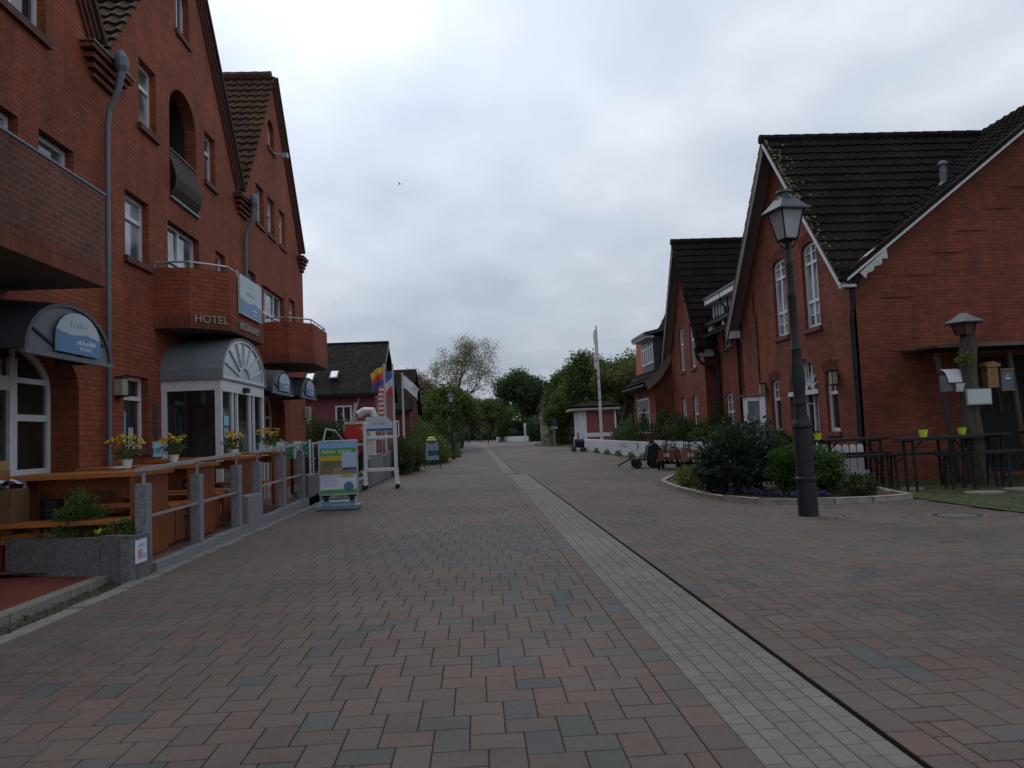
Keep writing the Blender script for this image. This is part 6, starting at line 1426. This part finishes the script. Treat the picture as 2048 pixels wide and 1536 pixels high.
m = MB(); m.box(11.40, 11.72, 15.70, 15.9, 1.97, 2.0); m.box(11.40, 11.72, 15.7, 15.9, 2.42, 2.45); m.build('frame', WOODL, t)
# pergola / shed
t = thing('pergola', 'dark roofed timber lean-to with leaning rustic posts against the brick wall', 'pergola', (11.5, 16.6, 0)); m = MB(); m.box(10.15, 18, 15.9, 17.24, 2.98, 3.03); m.build('roof', plain('dark pergola roof', (.02, .018, .016), .9), t)
m = MB(); m.box(10.15, 18, 15.87, 15.895, 2.97, 3.045); m.build('fascia', plain('dark fascia board', (.10, .08, .06), .8), t)
for x, dx in ((10.6, -.25), (12.2, -.18), (14.6, .05)):
    m = MB(); m.tube([(x, 16.2, 0), (x+dx*.5, 16.22, 1.4), (x+dx, 16.25, 2.87)], [.07, .062, .058], 8); m.build('post', WOODG, t)
m = MB(); m.bar((12.2, 16.1, 1.30), (18, 16.1, 1.34), .05, .16); m.build('rail', WOODG, t)
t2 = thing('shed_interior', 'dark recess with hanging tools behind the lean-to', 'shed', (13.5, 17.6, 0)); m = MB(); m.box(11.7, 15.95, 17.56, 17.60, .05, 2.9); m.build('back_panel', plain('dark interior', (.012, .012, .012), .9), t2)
m = MB(); r_ = random.Random(5)
for k in range(7): x = 12.6+k*.36; m.tube([(x, 17.5, 2.4), (x+.05, 17.5, 2.4-r_.uniform(.4, 1.2))], .015, 5)
m.build('hanging_tools', plain('tool metal', (.06, .06, .065), .5), t2)
m = MB(); P = [(12.35+.02*k, 16.03, 1.42-.5*math.sin(k/12*math.pi)) for k in range(13)]; m.tube(P, .015, 5); P = [(12.65+.012*k, 16.02, 1.42-.6*math.sin(k/12*math.pi)) for k in range(13)]; m.tube(P, .012, 5)
tag(m.build('rope', plain('pale rope', (.2, .17, .12), .9), origin=(12.5, 16, 1.4)), 'pale rope looped over the rail of the lean-to', 'rope')
# ------------------------------------------------------------------ right middle distance
t = thing('flagpole', 'tall white flagpole behind the long picket fence with a hanging pink and white banner', 'flagpole', (8.35, 50, 0)); m = MB(); m.tube([(8.35, 50, 0), (8.35, 50, 5), (8.35, 50, 8.5)], [.10, .085, .055], 10); m.build('pole', DWHITE, t)
m = MB()
for k in range(12):
    z = 8.2-k*.22; a = .13+.05*math.sin(k*.9)+.006*k; m.add([(8.3, 49.9, z), (8.3-a, 49.95, z), (8.3-a-.01, 49.95, z-.22), (8.3, 49.9, z-.22)], [(0, 1, 2, 3)], (.55, .50, .56) if k != 9 else (.45, .2, .28))
m.build('banner', PAINT, t)
for k in range(3): m = MB(); m.tube([(8.35+.10*math.cos(a), 50+.10*math.sin(a), 3.2+k*.75+.06*a) for a in [j*.5 for j in range(13)]], .02, 4); m.build('rope_wrap', BLACK, t)
t = thing('road_sign', 'blue round road sign with white figure and a small plate below', 'road sign', (8.1, 78, 0)); m = MB(); m.tube([(8.1, 78, 0), (8.1, 78, 2.9)], .04, 6); m.build('post', DWHITE, t)
m = MB(); m.lathe([(.001, -.03), (.42, -.03), (.42, 0), (.001, 0)], (8.1, 77.95, 2.55), 20, axis='Y'); m.build('disc', plain('sign blue', (.02, .08, .30), .5), t)
m = MB(); m.box(8.0, 8.2, 77.9, 77.915, 2.3, 2.75); m.lathe([(.001, -.01), (.08, -.01), (.08, 0)], (8.1, 77.915, 2.82), 10, axis='Y'); m.bar((7.9, 77.91, 2.62), (8.3, 77.91, 2.56), .01, .05); m.build('symbol', WHITE, t); m = MB(); m.box(7.75, 8.45, 77.93, 77.96, 1.75, 2.05); m.build('plate', DWHITE, t)
m = MB(); m.lathe([(.15, 0), (.15, .8), (.1, .9)], (9.4, 71.5, 0), 10); tag(m.build('bollard', WHITE, origin=(9.4, 71.5, 0)), 'short white bollard at the edge of the grass island', 'bollard')
m = MB(); m.box(7.7, 8.0, 121, 121.3, 0, 2.6); m.prism([(7.55, 121, 2.6), (8.15, 121, 2.6), (7.85, 121, 3.1)], (0, .3, 0)); tag(m.build('white_gatepost', WHITE, origin=(7.85, 121, 0)), 'white gatepost at the right end of the far low fence', 'gatepost')
for i, (x, y) in enumerate(((2.0, 128), (-1.75, 86))):
    m = MB(); m.tube([(x, y, 0), (x, y, 1.9 if i == 0 else 1.5)], .11 if i == 0 else .07, 8); m.lathe([(.12, 0), (.02, .12)], (x, y, 1.9 if i == 0 else 1.5), 8)
    tag(m.build('wooden_post', plain('dark post', (.03, .026, .022), .9), origin=(x, y, 0)), ('dark wooden post left of the far white fence', 'dark post by the verge left of the walking person')[i], 'post')
bush('flower_border', 'patch of red and white flowers beside the blue road sign', 'flowers', [(7.6, 80, .5, .8, 2, .9), (8.6, 82, .5, .7, 2, .8)], 1800, .14, GREEN+[(.4, .12, .12), (.5, .45, .42)], 61, stems=False)
m = MB(); m.lathe([(.16, 0), (.2, .5), (.21, .55)], (-1.85, 45.8, 0), 10); tag(m.build('yellow_bin', plain('yellow bin', (.5, .36, .03), .5), origin=(-1.85, 45.8, 0)), 'small yellow tub at the foot of the distant left lamp', 'bin')
bush('weeds', 'ragged weeds growing along the foot of the long white fence', 'plants', [(7.62, y_, .1, .12, .8, .22) for y_ in (34.5, 37, 40.5, 44, 48, 53)], 2500, .07, GREEN+YGREEN[:1], 66, stems=False)
# person walking far away
def person():
    x, y = -1.45, 134; t = thing('person', 'distant person in dark clothes walking along the street at the bend', 'person', (x, y, 0)); me = bpy.data.meshes.new('body')
    J = {'pel': (0, 0, .95), 'spi': (0, 0, 1.2), 'che': (0, 0, 1.42), 'nec': (0, 0, 1.55), 'hea': (0, 0, 1.64), 'top': (0, 0, 1.74), 'hl': (-.1, 0, .9), 'kl': (-.11, .1, .5), 'al': (-.11, 0, .1), 'fl': (-.11, .14, .04), 'hr': (.1, 0, .9), 'kr': (.11, .0, .5), 'ar': (.11, -.22, .14), 'fr': (.11, -.1, .04),
         'sl': (-.19, 0, 1.42), 'el': (-.25, -.06, 1.14), 'wl': (-.25, .06, .9), 'ml': (-.25, .08, .82), 'sr': (.19, 0, 1.42), 'er': (.25, .04, 1.14), 'wr': (.25, .18, .95), 'mr': (.25, .21, .88)}
    E_ = [('pel', 'spi'), ('spi', 'che'), ('che', 'nec'), ('nec', 'hea'), ('hea', 'top'), ('pel', 'hl'), ('hl', 'kl'), ('kl', 'al'), ('al', 'fl'), ('pel', 'hr'), ('hr', 'kr'), ('kr', 'ar'), ('ar', 'fr'), ('che', 'sl'), ('sl', 'el'), ('el', 'wl'), ('wl', 'ml'), ('che', 'sr'), ('sr', 'er'), ('er', 'wr'), ('wr', 'mr')]
    Rr = {'pel': .15, 'spi': .14, 'che': .16, 'nec': .06, 'hea': .10, 'top': .07, 'hl': .11, 'kl': .07, 'al': .05, 'fl': .05, 'hr': .11, 'kr': .07, 'ar': .05, 'fr': .05, 'sl': .075, 'el': .055, 'wl': .04, 'ml': .04, 'sr': .075, 'er': .055, 'wr': .04, 'mr': .04}
    K = list(J); me.from_pydata([J[k] for k in K], [(K.index(a), K.index(b)) for a, b in E_], []); me.materials.append(plain('dark clothes', (.02, .022, .03), .9)); o = link(bpy.data.objects.new('body', me)); o.parent = t
    md = o.modifiers.new('s', 'SKIN')
    for i, k in enumerate(K): me.skin_vertices[0].data[i].radius = (Rr[k],)*2; me.skin_vertices[0].data[i].use_root = (k == 'pel')
    o.modifiers.new('u', 'SUBSURF').levels = 1
    h = MB(); h.lathe([(.02, 1.55), (.1, 1.62), (.115, 1.7), (.09, 1.79), (.03, 1.82)], (x, y-.01, 0), 10); h.build('hair', plain('dark hair', (.03, .02, .015), .9), t)
person()
# bird
t = MB(); x, y, z = -9.3, 102, 36.4
t.prism([(x-.16, y, z), (x-.05, y, z+.05), (x+.2, y, z+.04), (x+.3, y, z), (x+.1, y, z-.05), (x-.1, y, z-.05)], (0, .08, 0)); t.add([(x-.05, y, z+.02), (x+.1, y, z+.02), (x+.02, y-.4, z+.16), (x-.05, y-.42, z+.15)], [(0, 1, 2, 3)]); t.add([(x-.05, y+.08, z+.02), (x+.1, y+.08, z+.02), (x+.02, y+.5, z+.1), (x-.05, y+.5, z+.1)], [(0, 1, 2, 3)])
tag(t.build('bird', plain('gull grey', (.12, .12, .13), .8), origin=(x, y, z)), 'small bird flying in the sky above the street', 'bird')
# ------------------------------------------------------------------ trees
tree('tall sparse tree with open twiggy crown above the left treeline', -1.9, 88, 13.6, 4.4, .66, [(.20, .19, .085), (.25, .225, .10), (.15, .145, .07)], .15, 14000, 71, .34, True, 5)
tree('smaller brown budding tree left of the tall sparse tree', -6.6, 86, 9.9, 2.8, .36, [(.26, .19, .10), (.20, .15, .08)], .15, 12000, 72, .3, True, 5)
tree('rust brown leafed tree behind the flags', -6.0, 78, 7.4, 2.5, .2, BROWNG, .25, 14000, 73, .18)
tree('mid green leafy tree behind the distant lamp', -3.6, 70, 6.2, 3.0, .2, GREEN+YGREEN[:1], .25, 20000, 74, .08)
tree('broad green tree at the left verge of the bend', -3.4, 80, 6.6, 2.8, .2, GREEN+BROWNG[:1], .25, 16000, 75, .08)
tree('dark green tree arching over the bend of the street', -1.6, 160, 9.5, 4.6, .3, DGREEN+GREEN, .4, 20000, 76, .06)
tree('bright green tree at the end of the street', 1.2, 180, 9.4, 5.2, .3, GREEN, .45, 20000, 77, .06)
tree('large dark rounded tree behind the far white fence', 7.6, 135, 12.7, 5.1, .4, DGREEN+DGREEN+[(.06, .075, .035)], .36, 30000, 78, .10)
tree('light green bushy tree left of the large dark tree', 3.4, 165, 9.0, 4.4, .3, GREEN+YGREEN[:1], .45, 16000, 79, .08)
tree('yellow green willow left of the kiosk', 9.2, 80, 6.3, 2.5, .25, YGREEN+GREEN, .20, 22000, 80, .06)
tree('green bushy tree behind the road sign', 11.4, 84, 8.8, 3.0, .25, GREEN+YGREEN[:1], .25, 20000, 81, .10)
tree('tall green tree rising behind the kiosk', 12.6, 74, 9.2, 3.2, .3, GREEN+YGREEN[:1]+DGREEN[:1], .25, 24000, 82, .12)
tree('brownish green tree between the kiosk and the brick house', 12.0, 62, 7.0, 2.4, .2, BROWNG+GREEN[:2]+YGREEN[:1], .2, 20000, 83, .1)
tree('green tree top beside the far roof of the brick house', 16.5, 82, 10.0, 3.2, .25, GREEN, .25, 12000, 84, .2)
bush('roadside_shrub', 'dark shrubs under the large dark tree behind the far white fence', 'shrub', [(6.5, 131, 1.8, 3.5, 2.5, 2.2), (10.5, 122, 1.8, 2.5, 4, 2.4)], 14000, .3, DGREEN, 91, stems=False)
bush('roadside_shrub', 'green shrubs along the left verge beyond the lamp', 'shrub', [(-3.2, 62, 1.3, 1.4, 3, 1.5), (-3.1, 68, 1.6, 1.3, 3, 1.9), (-3.0, 98, 2.4, .9, 8, 2.9)], 20000, .2, GREEN+DGREEN, 92, stems=False)
bush('roadside_shrub', 'dark green shrubs between the kiosk and the grass island', 'shrub', [(10.9, 72, 1.6, 1.6, 3, 2.0), (10.6, 88, 2.2, 1.9, 4, 2.8), (9.4, 80, 1.3, 1.2, 3, 1.6)], 20000, .2, GREEN+DGREEN, 93, stems=False)
bush('roadside_shrub', 'overgrown green thicket filling the ground below the leaning trees', 'shrub', [(13.2, 66, 1.8, 1.6, 4, 2.3), (13.0, 56, 1.4, 1.8, 3, 1.8)], 14000, .16, BROWNG[:1]+GREEN+DGREEN, 94, stems=False)
W = [(-30, 190, 3, 14, 10, 7), (-16, 205, 3, 9, 8, 7.5), (-6, 212, 3, 7, 7, 7.5), (1, 205, 3, 7, 7, 7.5), (9, 195, 3, 8, 8, 7.5), (20, 190, 3, 9, 9, 7.5), (34, 180, 3, 12, 9, 7), (-24, 110, 2, 12, 8, 5.0), (-12, 120, 2, 5, 8, 6)]
tag(leafmesh('woodland', LEAF, blobpts(W, 60000, 5, .5), .8, GREEN+DGREEN, None, 5, origin=(0, 200, 0)), 'far belt of green woodland closing the end of the street', 'woodland', None, 'stuff')
leftover = [o for o in bpy.data.objects if o.type == 'EMPTY' and not o.children and not o.parent]
for o in leftover: bpy.data.objects.remove(o)
